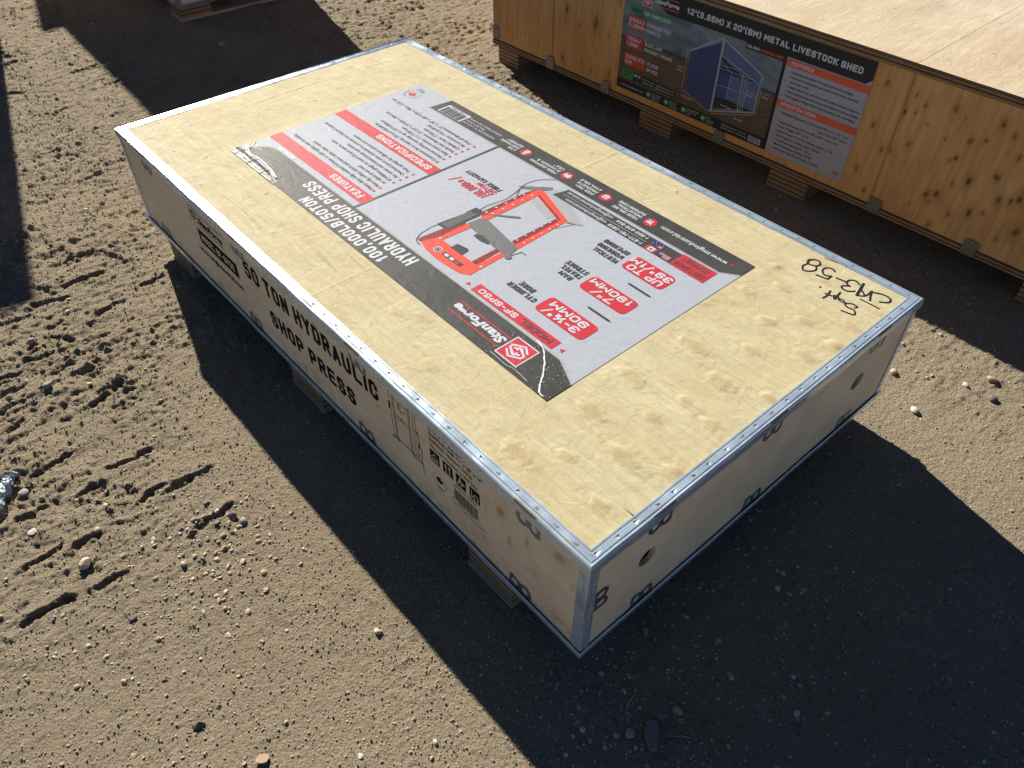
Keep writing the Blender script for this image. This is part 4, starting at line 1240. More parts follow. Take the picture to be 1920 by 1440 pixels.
lb.line(smooth_line([(0.571, 0.410), (0.573, 0.43), (0.571, 0.447), (0.568, 0.465), (0.560, 0.48), (0.55, 0.490), (0.535, 0.492)], 4), .0018, 'l_black', 5, 'press_picture')
for cols, r in (([(0.538, 0.298), (0.538, 0.268), (0.537, 0.239), (0.538, 0.21), (0.538, 0.181)], .0028), ([(0.524, 0.291), (0.523, 0.26), (0.523, 0.23), (0.523, 0.2), (0.523, 0.169)], .0026),
                ([(0.406, 0.319), (0.407, 0.293), (0.408, 0.267), (0.409, 0.241), (0.409, 0.216)], .0024), ([(0.389, 0.314), (0.39, 0.287), (0.39, 0.26), (0.391, 0.234), (0.392, 0.209)], .0024), ([(0.525, 0.443), (0.383, 0.443)], .0030)):
    for q in cols:
        lb.disc(q[0], q[1], r, 'l_white', 5, 'press_picture', n=10)
for q in range(14):
    lb.line([(.545, .325 + .006 * q), (.566, .327 + .006 * q)], .0012, 'l_shadow', 5, 'press_picture')
# worn white cracks
for pts, w in (([(0.1295, 0.5120), (0.1047, 0.5204), (0.0791, 0.5403), (0.0534, 0.5679), (0.0405, 0.5856), (0.0251, 0.6030), (0.0128, 0.6055)], .0030),
               ([(.166, .600), (.120, .602), (.095, .598), (.060, .602)], .0008)):
    q = smooth_line(pts, 6)
    q = [(a_ + RND.uniform(-.0006, .0006), b_ + RND.uniform(-.0006, .0006)) for a_, b_ in q]
    for i in range(len(q) - 1):
        lb.line(q[i:i + 2], w * RND.uniform(.5, 1.2), 'crack', 6, 'crack')
for _ in range(90):
    a_, b_ = RND.uniform(.0, .19), RND.uniform(.52, .607)
    lb.disc(a_, b_, RND.uniform(.0003, .0010), 'crack', 6, 'crack', n=5)
lb.rect(1.0480, .5040, 1.1240, .5145, 'l_white', 3)
lb.text('6 76093 97000 5', 1.056, .5065, 1.116, .0055, 'l_shadow', 4)
parts = lb.build(label, {'print': 'printed_ink', 'lettering': 'printed_lettering', 'press_picture': 'press_picture', 'crack': 'worn_crack'})
# lifted, wrinkled film at the far corner of the label
uu = np.linspace(.975, 1.1965, 150); vv_ = np.linspace(.535, .6120, 64)
U, V = np.meshgrid(uu, vv_, indexing='ij'); U, V = U.ravel(), V.ravel()
def seg_d(pts):
    d = np.full(U.shape, 9.0)
    for (a_, b_), (c_, e_) in zip(pts[:-1], pts[1:]):
        dx, dy = c_ - a_, e_ - b_
        t = np.clip(((U - a_) * dx + (V - b_) * dy) / (dx * dx + dy * dy), 0, 1)
        d = np.minimum(d, np.hypot(U - a_ - t * dx, V - b_ - t * dy))
    return d
crk = [(1.1731, 0.5712), (1.1478, 0.5811), (1.1323, 0.5824), (1.1032, 0.5774), (1.0666, 0.5789), (1.0304, 0.5829), (0.9942, 0.5906)]
z = 0.0022 * np.exp(-(seg_d(crk) / .0035) ** 2) * 0.8
z += 0.0024 * np.exp(-((V - .598) / .0085) ** 2) * smooth01((U - .985) / .05) * (1 + .3 * fbm(U, V, .02, 2, 95))
for x_ in (1.040, 1.108, 1.172):
    z += 0.0008 * np.exp(-((U - x_) / .003) ** 2) * smooth01((V - .578) / .01)
z += 0.0003 * fbm(U, V, .02, 3, 97)
z *= smooth01((U - .975) / .02) * smooth01((V - .535) / .012)
vvv = np.stack([1.509 - U, .793 - V, LZ + .0011 + np.maximum(z, 0) - 0.0004 * (1 - smooth01((U - .975) / .02))], 1)
q = grid_quads(150, 64)
cen = vvv[q].mean(1)
cu_, cv_ = 1.509 - cen[:, 0], .793 - cen[:, 1]
keep = (cv_ > np.interp(cu_, [.975, 1.0304, 1.0666, 1.1032, 1.1323, 1.1478, 1.165, 1.176, 1.1965], [.596, .5835, .5790, .5775, .5825, .5812, .575, .556, .535])) & (cv_ < .6105)
fast_mesh('lifted_corner', vvv, q[keep], ['crinkle'], label)
ck = Sheet(lambda u, v, h: (1.509 - u, .793 - v, LZ + .0030 + h))
qq = smooth_line(crk, 6)
for i in range(len(qq) - 1):
    ck.line(qq[i:i + 2], .0030 * RND.uniform(.7, 1.2), 'crack', 1, 'crack')
ck.line([(1.1731, .5712), (1.1767, .5589), (1.1769, .5424)], .0018, 'crack', -12, 'crack')
ck.line([(1.1748, .5599), (1.1446, .5481)], .0012, 'crack', -12, 'crack')
ck.build(label, {'crack': 'worn_crack'})

# ------------------------------------------------------------------ the shed crate
shed = thing('shed_crate', 'long knotty pine plywood crate with a dark livestock shed poster on its side', 'crate', (-.333, 1.614, 0), .018)
SX, SD, SH = 2.285, 1.05, .516
skn = [(1.63, 0.438), (1.629, 0.321), (1.716, 0.435), (1.746, 0.417), (1.701, 0.383), (1.73, 0.39), (1.77, 0.372), (1.825, 0.436), (1.856, 0.421), (1.884, 0.37), (1.924, 0.386), (1.982, 0.42), (1.946, 0.437), (1.699, 0.268), (1.742, 0.304), (1.675, 0.262), (1.858, 0.303), (1.926, 0.27), (1.981, 0.307), (2.013, 0.371), (1.889, 0.247), (1.624, 0.184), (1.667, 0.129), (1.837, 0.191), (1.862, 0.204), (1.805, 0.146), (2.014, 0.249), (2.059, 0.274), (1.398, 0.087),
       (1.827, 0.352), (1.873, 0.315), (1.85, 0.172), (1.962, 0.189), (1.915, 0.161), (1.993, 0.203), (1.875, 0.11), (2.052, 0.149), (2.088, 0.191), (2.042, 0.261), (1.989, 0.304), (1.89, 0.371), (2.12, .33), (2.15, .24), (2.18, .4)]
kn = []
for x, z_ in skn:
    s = RND.choice([.35, .5, .6, .8])
    kn.append((x, z_, .0105 * s, .020 * s, RND.uniform(.8, 1.25)))
for x, z_, s in ((0.411, 0.313, 1.2), (0.558, 0.305, 1.5), (0.48, 0.275, .35), (0.62, 0.277, .45), (0.499, 0.148, .45), (0.638, 0.146, .6), (0.401, 0.138, .9), (0.565, 0.208, .3), (0.661, 0.398, .5), (0.55, 0.135, .5), (0.186, 0.16, .2), (0.262, 0.241, .2), (0.081, 0.092, .3)):
    kn.append((x, z_, .0100 * s, .024 * s, .9))
xs = [0.0, .3455, 1.697, SX]
for i in range(3):
    us = np.arange(xs[i] + .0008, xs[i + 1] - .0008, .0045)
    vs = np.arange(.097, .4925, .006)
    U, V = np.meshgrid(us, vs, indexing='ij'); U, V = U.ravel(), V.ravel()
    K, Hh = knot_fields(U, V, kn, False)
    y = np.full(U.shape, 0.0) + (.0006 if i == 1 else 0)
    o = fast_mesh('side_panel', np.stack([U, y, V], 1), grid_quads(len(us), len(vs)), ['pine_ply'], shed, K)
mb = MB(); mb.box(.004, SX - .004, .003, .018, .098, .4920, 'pine_ply'); mb.build('side_lining', shed)
mb = MB(); mb.box(.0, .012, .0005, SD, .097, .4920, 'pine_ply'); mb.build('end_panel', shed)
mb = MB(); mb.box(SX - .012, SX, .0005, SD, .097, .4920, 'pine_ply'); mb.build('end_panel', shed)
mb = MB(); mb.box(0, SX, SD, SD + .012, .097, .4920, 'pine_ply'); mb.build('side_panel', shed)
# lid: two sheets, each with its ply edge showing in layers
def lid_sheet(x0, x1, z1, name):
    us = np.linspace(x0, x1, int((x1 - x0) / .008)); vs = np.arange(-.006, SD + .018, .008)
    U, V = np.meshgrid(us, vs, indexing='ij'); U, V = U.ravel(), V.ravel()
    kk = [(RND.uniform(x0, x1), RND.uniform(0, SD), .003, .005, .9) for _ in range(30)]
    kk += [(RND.uniform(x0, x1), RND.uniform(0, SD), RND.uniform(.02, .05), RND.uniform(.08, .16), RND.uniform(.10, .26)) for _ in range(16)]
    K, Hh = knot_fields(U, V, kk, False)
    z = z1 + .0010 * fbm(U, V, .25, 2, 101) - .0010
    o = fast_mesh(name, np.stack([U, V, z], 1), grid_quads(len(us), len(vs)), ['pine_top'], shed, K)
    b = MB()
    zz = [z1 - .0034, z1 - .0058, z1 - .0085, z1 - .0115]
    for k in range(3):
        ins = .0016 if k == 1 else 0
        b.box(x0, x1, -.0062 + ins, SD + .017, zz[k + 1] + .0002, zz[k], 'edge_ply' if k != 1 else 'ply_dark')
    b.build('sheet_edge', o)
lid_sheet(-.004, 1.690, SH, 'lid_sheet'); lid_sheet(1.6904, SX + .004, SH - .0004, 'lid_sheet')
mb = MB()
for k in range(3):
    ins = .0018 if k == 1 else 0.0
    mb.box(-.003, SX + .003, -.0045 + ins, SD + .014, .4925 + k * .0039, .4960 + k * .0039, 'ply_dark' if k == 1 else 'edge_ply')
mb.build('under_sheet', shed)
mb = MB()
for k in range(4):
    ins = .0014 if k % 2 else 0.0
    mb.box(-.001, SX + .001, -.004 + ins, SD + .012, .0765 + k * .0050, .0812 + k * .0050, 'ply_dark' if k % 2 else 'ply_light')
mb.build('floor_sheet', shed)
for x0, x1 in ((.008, .130), (.786, .932), (1.345, 1.486), (2.160, 2.280)):
    skid_block(shed, x0, x1, .020, SD - .01, -.002, .076, 10)
# zinc brackets along the bottom edge
BR = plate_mesh('bracket', [(-.019, 0), (.019, 0), (.020, .040), (.014, .046), (-.014, .046), (-.020, .040)], [ell(-.009, .034, .0034, .0034, 8), ell(.009, .034, .0034, .0034, 8), ell(0, .014, .0034, .0034, 8)], .0018, 'bracket')
screw = MB()
screw.raw([(.003 * math.cos(a_), .003 * math.sin(a_), z_) for z_ in (0, .0016) for a_ in [2 * math.pi * k / 8 for k in range(8)]],
          [(k, (k + 1) % 8, 8 + (k + 1) % 8, 8 + k) for k in range(8)] + [tuple(range(8, 16))], 'bracket')
so = screw.build('screw', shed); smesh = so.data; bpy.data.objects.remove(so)
for x in (.339, .631, 1.146, 1.714, 2.003):
    b = put(BR, 'bracket', shed, frame((x, -.0062, .076), (1, 0, 0), (0, 0, 1), (0, -1, 0)))
    for sx_, sy_ in ((-.009, .034), (.009, .034), (0, .014)):
        put(smesh, 'screw', b, frame((sx_, sy_, .0006), (1, 0, 0), (0, 1, 0), (0, 0, 1)))
b = put(plate_mesh('corner_bracket', [(0, 0), (.036, 0), (.040, .006), (.040, .046), (.036, .052), (0, .052)], [], .0020, 'bracket'), 'corner_bracket', shed,
        frame((-.0005, -.0014, .100), (1, 0, 0), (0, 0, 1), (0, -1, 0)))
for sx_, sy_ in ((.030, .010), (.030, .042), (.010, .026)):
    put(smesh, 'screw', b, frame((sx_, sy_, .0008), (1, 0, 0), (0, 1, 0), (0, 0, 1)))

# ---- poster
pw, ph = .908, .363
mb = MB()
mb.box(.681, .681 + pw, -.0012, -.0007, .121, .121 + ph, 'p_panel')
poster = mb.build('shed_poster', shed)
poster['label'] = 'printed poster showing a blue metal livestock shed in a brown field'
ps = Sheet(lambda u, v, h: (.681 + u, -.0012 - h, .121 + v), .0002)
HZ = .180
ps.poly([(0, HZ), (.631, HZ), (.631, .300), (0, .363)], 'p_sky', 1); ps.rect(0, 0, .631, HZ, 'p_field', 1)
ps.poly([(.0, HZ - .002), (.29, HZ - .003), (.29, HZ + .003), (.12, HZ + .005), (0, HZ + .003)], 'p_blue3', 2); ps.poly([(.56, HZ - .002), (.631, HZ - .002), (.631, HZ + .003), (.56, HZ + .004)], 'p_blue3', 2)
ps.poly([(.110, .363), (.125, .330), (.185, .297), (.630, .298), (.890, .298), (.908, .312), (.908, .363)], 'p_black', 3)
ps.rect(.629, .0, .640, .298, 'p_black', 3)
ps.poly([(0, 0), (.630, .0), (.630, .033), (0, .033)], 'p_black', 3)
s_logo(ps, .098, .318, .021, 'p_white', 'p_red', 'p_white', 4)
ps.text('StanForge', .128, .3200, .228, .0150, 'p_white', 5, bold=.05, shear=.2); ps.line([(.127, .3415), (.226, .3415)], .0022, 'p_orange', 5); ps.line([(.125, .3115), (.228, .3115)], .0022, 'p_orange', 5)
ps.text("12'(3.66M) X 20'(6M) METAL LIVESTOCK SHED", .260, .3190, .874, .0190, 'p_white', 5, bold=.055)
ps.poly([(.028, .2650), (.190, .2650), (.215, .2840), (.028, .2840)], 'p_green', 3)
ps.text('MODEL', .038, .2690, .088, .0115, 'p_ink', 5, bold=.03); ps.text('SF-MSK1220', .092, .2690, .202, .0115, 'p_white', 5, bold=.02)
for v0, a, au, b_, bu, t1, t1u, t2, t2u in ((.2120, '29GA/', .096, '0.28MM', .098, 'CORRUGATED', .207, 'PANELS', .166), (.1490, '15GA/', .088, '1.8MM', .078, 'BASE AND', .181, 'PRIMARY FRAME', .228), (.0870, '240SQ-FT/', .114, '22M\u00b2', .068, 'FLOOR', .176, 'SPACE', .176)):
    ps.rrect(.023, v0, .118 if v0 < .1 else .098, v0 + .044, .004, 'p_red', 3)
    ps.text(a, .028, v0 + .0240, au, .0135, 'p_white', 5, bold=.025); ps.text(b_, .028, v0 + .0060, bu, .0135, 'p_white', 5, bold=.025)
    x_ = .107 if v0 > .1 else .126
    ps.text(t1, x_, v0 + .0240, t1u, .0125, 'p_white', 5, bold=.02); ps.text(t2, x_, v0 + .0050, t2u, .0125, 'p_white', 5, bold=.02)
for v in (.203, .142):
    ps.line([(.028, v), (.148, v)], .0012, 'p_green', 3)
ps.rect(.020, .0415, .072, .0725, 'p_green', 4); ps.text('CUSTOMER', .026, .0595, .068, .0082, 'p_ink', 5, bold=.02); ps.text('SUPPORT', .028, .0465, .064, .0082, 'p_ink', 5, bold=.02)
ps.poly([(.072, .0415), (.262, .0415), (.262, .0660), (.072, .0700)], 'p_black', 3)
ps.rect(.077, .0580, .090, .0660, 'p_white', 4); ps.rect(.077, .0610, .090, .0630, 'p_red', 5); ps.rect(.094, .0580, .107, .0660, 'p_red', 4); ps.rect(.098, .0580, .103, .0660, 'p_white', 5); ps.rect(.084, .0450, .098, .0540, 'p_blue', 4)
ps.text('1-877-761-2819  cs@tmgindustrial.com', .114, .0565, .256, .0060, 'p_white', 5, bold=0); ps.text('1-800-870-844  cs@tmgindustrial.com.au', .114, .0460, .258, .0060, 'p_white', 5, bold=0)
ps.text('\u203a www.tmgindustrial.com', .018, .0120, .124, .0070, 'p_white', 5, bold=.01)
for u, rows in ((.148, ('YOUR ONLINE', 'INDUSTRIAL', 'SUPERSTORE')), (.229, ('OVER 700+', 'PRODUCTS', 'AVAILABLE')), (.305, ('FREE SHIPPING', 'IN CANADA &', 'USA*')), (.388, ('LIVE', 'CUSTOMER', 'SUPPORT'))):
    ps.disc(u, .0165, .0110, 'p_green', 4); ps.rect(u - .005, .0130, u + .005, .0195, 'p_white', 5)
    for k, t in enumerate(rows):
        ps.text(t, u + .014, .0215 - .0085 * k, u + .014 + .0048 * len(t) * .8, .0055, 'p_white', 5, bold=0)
ps.text('SHIPPING DIM: 95" x 45" x 19"', .463, .0200, .562, .0052, 'p_white', 5, bold=0); ps.text('SHIPPING WEIGHT: 1168 lb (530 kg)', .463, .0100, .566, .0052, 'p_white', 5, bold=0)
ps.rect(.572, .0060, .618, .0250, 'p_white', 4); barcode(ps, .576, .0085, .614, .0240, 'p_ink', 5, 'print', 12)
ps.rect(.494, .2800, .632, .2990, 'p_black', 4); ps.text('COLOUR:', .498, .2850, .546, .0088, 'p_white', 5, bold=.02); ps.text('CHARCOAL GREY', .550, .2850, .629, .0088, 'p_orange', 5, bold=.02)
# printed picture of the shed
ps.poly([(0.297, 0.211), (0.411, 0.272), (0.413, 0.051), (0.301, 0.087)], 'p_blue', 3, 'shed_picture')
for k in range(14):
    f = (k + .5) / 14
    ps.line([(.298 + .114 * f, .211 + .062 * f), (.302 + .110 * f, .087 - .035 * f)], .0018, 'p_blue3', 4, 'shed_picture')
ps.poly([(0.416, 0.232), (0.565, 0.191), (0.570, 0.102), (0.490, .110), (0.416, 0.060)], 'p_blue3', 3, 'shed_picture')
ps.poly([(0.421, 0.186), (0.461, .185), (.463, .105), (0.421, .098)], 'p_blue', 4, 'shed_picture'); ps.poly([(.461, .185), (.565, .191), (.573, .103), (.463, .105)], 'p_blue2', 4, 'shed_picture')
ps.poly([(0.42, 0.100), (0.468, 0.107), (0.568, 0.101), (0.419, 0.056)], 'p_floor', 5, 'shed_picture')
ps.poly([(0.42, 0.272), (0.574, 0.217), (0.565, 0.191), (0.422, 0.232)], 'p_blue2', 5, 'shed_picture')
for k in range(12):
    f = (k + .5) / 12
    ps.line([(.42 + .154 * f, .271 - .054 * f), (.422 + .143 * f, .233 - .041 * f)], .0014, 'p_blue', 6, 'shed_picture')
for pts, w in (([(0.296, 0.213), (0.411, 0.286), (0.574, 0.219)], .0050), ([(.415, .280), (.4135, .050)], .0075), ([(.422, .232), (.565, .191)], .0030), ([(.572, .216), (.570, .100)], .0045), ([(.407, .049), (.573, .101)], .0050),
               ([(.463, .185), (.463, .106)], .0020), ([(.421, .140), (.463, .144)], .0018), ([(.463, .144), (.570, .146)], .0018), ([(.508, .204), (.512, .085)], .0030), ([(.518, .200), (.522, .084)], .0022), ([(.421, .205), (.500, .210)], .0016), ([(.421, .195), (.540, .197)], .0014),
               ([(.421, .215), (.470, .190)], .0014), ([(.440, .222), (.520, .196)], .0014), ([(.495, .204), (.508, .185)], .0018), ([(.532, .198), (.512, .180)], .0018)):
    ps.line(pts, w, 'p_frame', 7, 'shed_picture')
for pts in ([(.286, .207), (.286, .087)], [(.293, .080), (.403, .046)], [(.420, .044), (.568, .091)], [(.580, .213), (.579, .100)], [(.424, .062), (.520, .090)], [(.528, .185), (.529, .095)]):
    ps.line(pts, .0012, 'p_white', 8, 'shed_picture')
    for a_, b_ in pts:
        ps.disc(a_, b_, .0018, 'p_white', 8, 'shed_picture', n=6)
for t, u, v in (("9'5\"/", .254, .148), ('2.87m', .254, .138), ("12'/3.66m", .290, .058), ("20'/6m", .505, .056), ("11'5\"/", .583, .165), ('3.49m', .583, .155), ("8'10\"/", .530, .152), ('2.7m', .530, .143), ("9'10\"/3m", .446, .080)):
    ps.text(t, u, v, u + .0052 * len(t), .0062, 'p_white', 9, 'shed_picture', bold=.02)
# text panel
ps.rect(.640, .2730, .908, .2950, 'p_orange', 3); ps.rect(.640, .1500, .908, .1715, 'p_orange', 3)
ps.text('FEATURES', .657, .2785, .731, .0115, 'p_white', 5, bold=.045); ps.text('SPECIFICATIONS', .654, .1555, .776, .0115, 'p_white', 5, bold=.045)
for t, u1, v, bl in (('Ideal livestock shelter for hobby farms and acreages.', .868, .2590, 1), ('Galvanized metal panels and angled roof provide durability', .888, .2450, 1), ('and water runoff.', .731, .2310, 0),
        ('Keeps animals dry and warm, with added insulation using hay.', .903, .2165, 1), ('Skid-mounted base with support bar ensures outdoor stability.', .903, .2020, 1), ('Bolt-together design allows quick assembly with no welding.', .896, .1880, 1),
        ('Assembled Dimensions (L x W x H): 19\'8" x 12\' x 9\'5" / 11\'5"', .895, .1350, 1), ('Opening Clearance (W x H): 9\'8" x 8\'10" / 2.95 x 2.7m', .868, .1060, 1), ('Interior Height: 8\'10" / 2.7m', .771, .0920, 1),
        ('Primary Frame: 2" x 2" (50 x 50mm), 1.8mm / 15 GA', .860, .0770, 1), ('Purlin Tubes: 35 x 35mm, 1.2mm / 18 GA', .818, .0625, 1), ('Truss Frame Spacing: 6\'7" / 2.0 m', .793, .0480, 1), ('Metal Cover Sheets: 0.28mm / 29 GA', .802, .0340, 1), ('Anchoring: Rebar Ground Stakes, 12 pieces', .827, .0195, 1)):
    ps.text(t, .667, v - .0035, u1, .0072, 'p_ink', 5, bold=.012)
    if bl:
        ps.disc(.6600, v, .0022, 'p_orange', 4, n=8)
ps.text('6.0 x 3.66 x 2.87 / 3.49 m', .798, .1175, .893, .0072, 'p_ink', 5, bold=.012)
leaf(ps, .886, .0200, .0060, 'p_red', 4); ps.arc_text('PROUDLY CANADIAN', .886, .0200, .0085, 205, -25, .0025, 'p_ink', 5); ps.text('RICHMOND BC', .877, .0075, .895, .0025, 'p_ink', 5)
ps.build(poster, {'print': 'printed_ink', 'lettering': 'printed_lettering', 'shed_picture': 'shed_picture'})
bpy.data.objects.remove(_fo)

# ------------------------------------------------------------------ stacked crates behind and beside
def stack_crate(name, label, x, y, rot, z, L, W, h, foot, vis=False):
    t = thing(name, label, 'crate', (x, y, z), rot, 'steel-edged plywood crates')
    h0 = foot
    return t, h0
ang = -.047
def loc3(dx, dy):
    return (-1.592 + dx * math.cos(ang) - dy * math.sin(ang), .81 + dx * math.sin(ang) + dy * math.cos(ang))
Lb = 2.55
labels3 = ['steel-rimmed plywood crate on pale blocks at the top left edge of the yard', 'second steel-rimmed crate up in the stack at the top left', 'uppermost steel-rimmed crate of the stack at the top left']
for k in range(3):
    z0 = [0, .42, .82][k]
    hh = [.42, .40, .40][k]
    x_, y_ = loc3(-Lb, 0.0)
    t = thing('stacked_crate', labels3[k], 'crate', (x_, y_, z0), ang, 'steel-edged plywood crates')
    steel_crate(t, Lb, .640, .056, hh, False, False, seed=40 + k, mat_rim='rim_blue')
    for bx in (Lb - .122, Lb / 2, .01):
        for by in (.003, .487):
            skid_block(t, bx, bx + .12, by, by + .150, .012, .0555, 5)
            
        mb = MB(); mb.box(bx - .001, bx + .121, .0, .640, -.002, .0118, 'pale_board'); mb.build('base_board', t)
    put(CLIP, 'clip', t, frame((Lb - .0037, .15, .069), (0, 1, 0), (0, 0, 1), (1, 0, 0)))

def plank_crate(label, x1, y1, lx, ly, h, rot=0.0):
    """tall plywood crate whose +x, (+/-)y corner stands at x1, y1"""
    t = thing('tall_crate', label, 'crate', (x1, y1, 0), rot)
    s = 1 if ly > 0 else -1
    y0, y2 = (0, ly) if ly > 0 else (ly, 0)
    mb = MB(); mb.box(-lx, 0, y0, y0 + .015, .09, h - .015, 'pine_ply'); mb.build('side_panel', t)
    mb = MB(); mb.box(-lx, 0, y2 - .015, y2, .09, h - .015, 'pine_ply'); mb.build('side_panel', t)
    mb = MB(); mb.box(-.015, 0, y0 + .0152, y2 - .0152, .09, h - .015, 'pine_ply'); mb.build('end_panel', t)
    mb = MB(); mb.box(-lx, -lx + .015, y0 + .0152, y2 - .0152, .09, h - .015, 'pine_ply'); mb.build('end_panel', t)
    mb = MB(); mb.box(-lx - .003, .003, y0 - .003, y2 + .003, h - .0148, h, 'pine_top'); mb.build('lid_panel', t)
    mb = MB(); mb.box(-lx - .002, .002, y0 - .002, y2 + .002, .078, .0898, 'pine_ply'); mb.build('floor_panel', t)
    for bx in (-lx, -lx / 2 - .06, -.122):
        skid_block(t, bx + .001, bx + .121, y0 + .002, y2 - .002, -.003, .0775, 7)
    return t
plank_crate('tall knotty plywood crate past the left edge of the yard', -2.553, .2785, 1.6, -.95, 1.42)
mb = MB(); mb.box(-.02, .02, 0, .14, -.004, 1.40, 'pale_board')
tag(mb.build('timber_board', None, (-4.464, .928, 0), (0, 0, 0), False, .003), 'upright timber board standing at the far corner of the stacked crates', 'board')

# ------------------------------------------------------------------ stones, gravel, litter
def ico(sub=2):
    t = (1 + 5 ** .5) / 2
    v = [Vector(a).normalized() for a in [(-1, t, 0), (1, t, 0), (-1, -t, 0), (1, -t, 0), (0, -1, t), (0, 1, t), (0, -1, -t), (0, 1, -t), (t, 0, -1), (t, 0, 1), (-t, 0, -1), (-t, 0, 1)]]
    f = [(0, 11, 5), (0, 5, 1), (0, 1, 7), (0, 7, 10), (0, 10, 11), (1, 5, 9), (5, 11, 4), (11, 10, 2), (10, 7, 6), (7, 1, 8), (3, 9, 4), (3, 4, 2), (3, 2, 6), (3, 6, 8), (3, 8, 9), (4, 9, 5), (2, 4, 11), (6, 2, 10), (8, 6, 7), (9, 8, 1)]
    for _ in range(sub):
        cache, nf = {}, []
        def mid(a, b):
            k = (min(a, b), max(a, b))
            if k not in cache:
                v.append(((v[a] + v[b]) / 2).normalized()); cache[k] = len(v) - 1
            return cache[k]
        for a, b, c in f:
            ab, bc, ca = mid(a, b), mid(b, c), mid(c, a)
            nf += [(a, ab, ca), (b, bc, ab), (c, ca, bc), (ab, bc, ca)]
        f = nf
    return np.array([tuple(p) for p in v]), np.array(f)
IV1, IF1 = ico(1)
IV2, IF2 = ico(2)
def stone_mat(name, col):
    m, n, l, p = new_mat(name)
    v = coords(n, l)
    a = noise(n, l, v, 90, 5, 0.65, 0.6)
    b = noise(n, l, v, 400, 3, 0.7)
    c = mix(n, l, ramp(n, l, a, [(0.3, 0.0), (0.7, 1.0)]), tuple(x * .8 for x in col), tuple(min(1, x * 1.15) for x in col))
    c = mix(n, l, ramp(n, l, b, [(0.6, 0.0), (0.7, 0.6)]), c, (0.33, 0.26, 0.17))
    l.new(c, p.inputs['Base Color'])
    p.inputs['Roughness'].default_value = 0.8
    bump(n, l, p, b, 0.4, 0.001)
    return m
for nme, col in (('s_tan', (.42, .33, .215)), ('s_cream', (.54, .46, .33)), ('s_grey', (.29, .27, .24)), ('s_dark', (.13, .11, .09)), ('s_pink', (.42, .30, .205)), ('s_orange', (.38, .235, .135)), ('s_slate', (.185, .17, .15)), ('s_white', (.54, .50, .42))):
    M[nme] = stone_mat('stone_' + nme[2:], col)
SM = ['s_tan', 's_cream', 's_grey', 's_dark', 's_pink', 's_slate', 's_white', 's_orange']
def stone_verts(base, r, seed, angular):
    rs = np.random.RandomState(seed)
    v = base.copy()
    v += 0.16 * np.stack([gnoise(v[:, 0] * 1.3 + seed, v[:, 1] * 1.3 + v[:, 2]), gnoise(v[:, 1] * 1.3 + seed, v[:, 2] * 1.3), gnoise(v[:, 2] * 1.3 + seed, v[:, 0] * 1.3 + 3)], 1)
    if angular:
        for _ in range(6):
            d = rs.randn(3); d /= np.linalg.norm(d)
            t = v @ d
            c = rs.uniform(.45, .75)
            v = v - np.outer(np.maximum(0, t - c), d)
    v *= np.array([1.0, rs.uniform(.68, .95), rs.uniform(.36, .62)])
    a = rs.uniform(0, 6.28)
    R = np.array([[math.cos(a), -math.sin(a), 0], [math.sin(a), math.cos(a), 0], [0, 0, 1]])
    b = rs.uniform(-.35, .35)
    T = np.array([[1, 0, 0], [0, math.cos(b), -math.sin(b)], [0, math.sin(b), math.cos(b)]])
    return (v @ T.T @ R.T) * r
STONES = [(1.863, 1.066, .0115, 's_cream', 0, 'round cream pebble alone on the sunlit dirt right of the press crate'),
 (1.936, 1.310, .0130, 's_orange', 0, 'orange-brown stone near the right edge below the shed crate shadow'),
 (1.761, 1.150, .0110, 's_tan', 0, 'tan pebble tight against the far right corner of the press crate'),
 (1.968, 1.247, .0115, 's_dark', 0, 'dark brown oval stone at the right edge of the sunlit dirt'),
 (1.902, 1.240, .0085, 's_white', 0, 'pair-sized pale stone between the orange-brown stone and the round pebble'),
 (.996, -.573, .0150, 's_cream', 1, 'large cream angular stone lying on the tyre-tracked dirt at left'),
 (.849, -.626, .0110, 's_white', 1, 'white chipped stone near the left edge below the plastic scrap'),
 (.735, -.606, .0110, 's_grey', 0, 'round grey pebble beside the plastic scrap'),
 (.240, -.434, .0135, 's_pink', 1, 'pinkish tan stone below the corner of the left shadow'),
 (.437, -.457, .0110, 's_grey', 0, 'flat grey pebble on the streaked tyre print at left'),
 (1.079, -.298, .0125, 's_dark', 1, 'dark angular pebble in the gravel patch left of the crate shadow'),
 (1.104, -.286, .0090, 's_grey', 0, 'small grey pebble touching the dark angular one'),
 (1.439, -.543, .0110, 's_dark', 1, 'dark stone on the bare dirt near the lower left corner'),
 (1.498, -.215, .0105, 's_cream', 1, 'cream triangular stone just outside the edge of the crate shadow'),
 (1.563, -.490, .0120, 's_pink', 1, 'pale pink angular stone at the bottom edge of the picture'),
 (1.824, .159, .0100, 's_grey', 1, 'pale stone in the shade by the near corner of the press crate'),
 (1.959, .090, .0100, 's_tan', 1, 'tan wedge-shaped stone in the shade above the slate shard'),
 (1.944, .060, .0105, 's_slate', 0, 'rounded grey stone touching the top of the slate shard'),
 (1.975, .052, .0120, 's_dark', 0, 'dark green-grey stone right of the slate shard'),
 (1.932, .000, .0095, 's_tan', 0, 'olive tan stone left of the slate shard'),
 (-1.23, .830, .0190, 's_grey', 0, 'flat grey pebble in the shade before the corner block of the stacked crate')]
for i, (x, y, r, mt, an, lab_) in enumerate(STONES):
    v = stone_verts(IV2, r, 300 + i * 3, an)
    o = fast_mesh('stone', v, IF2, [mt], None, None, not an)
    o.location = (x, y, gz(x, y) + r * .28)
    tag(o, lab_, 'stone', 'loose stones on the dirt')
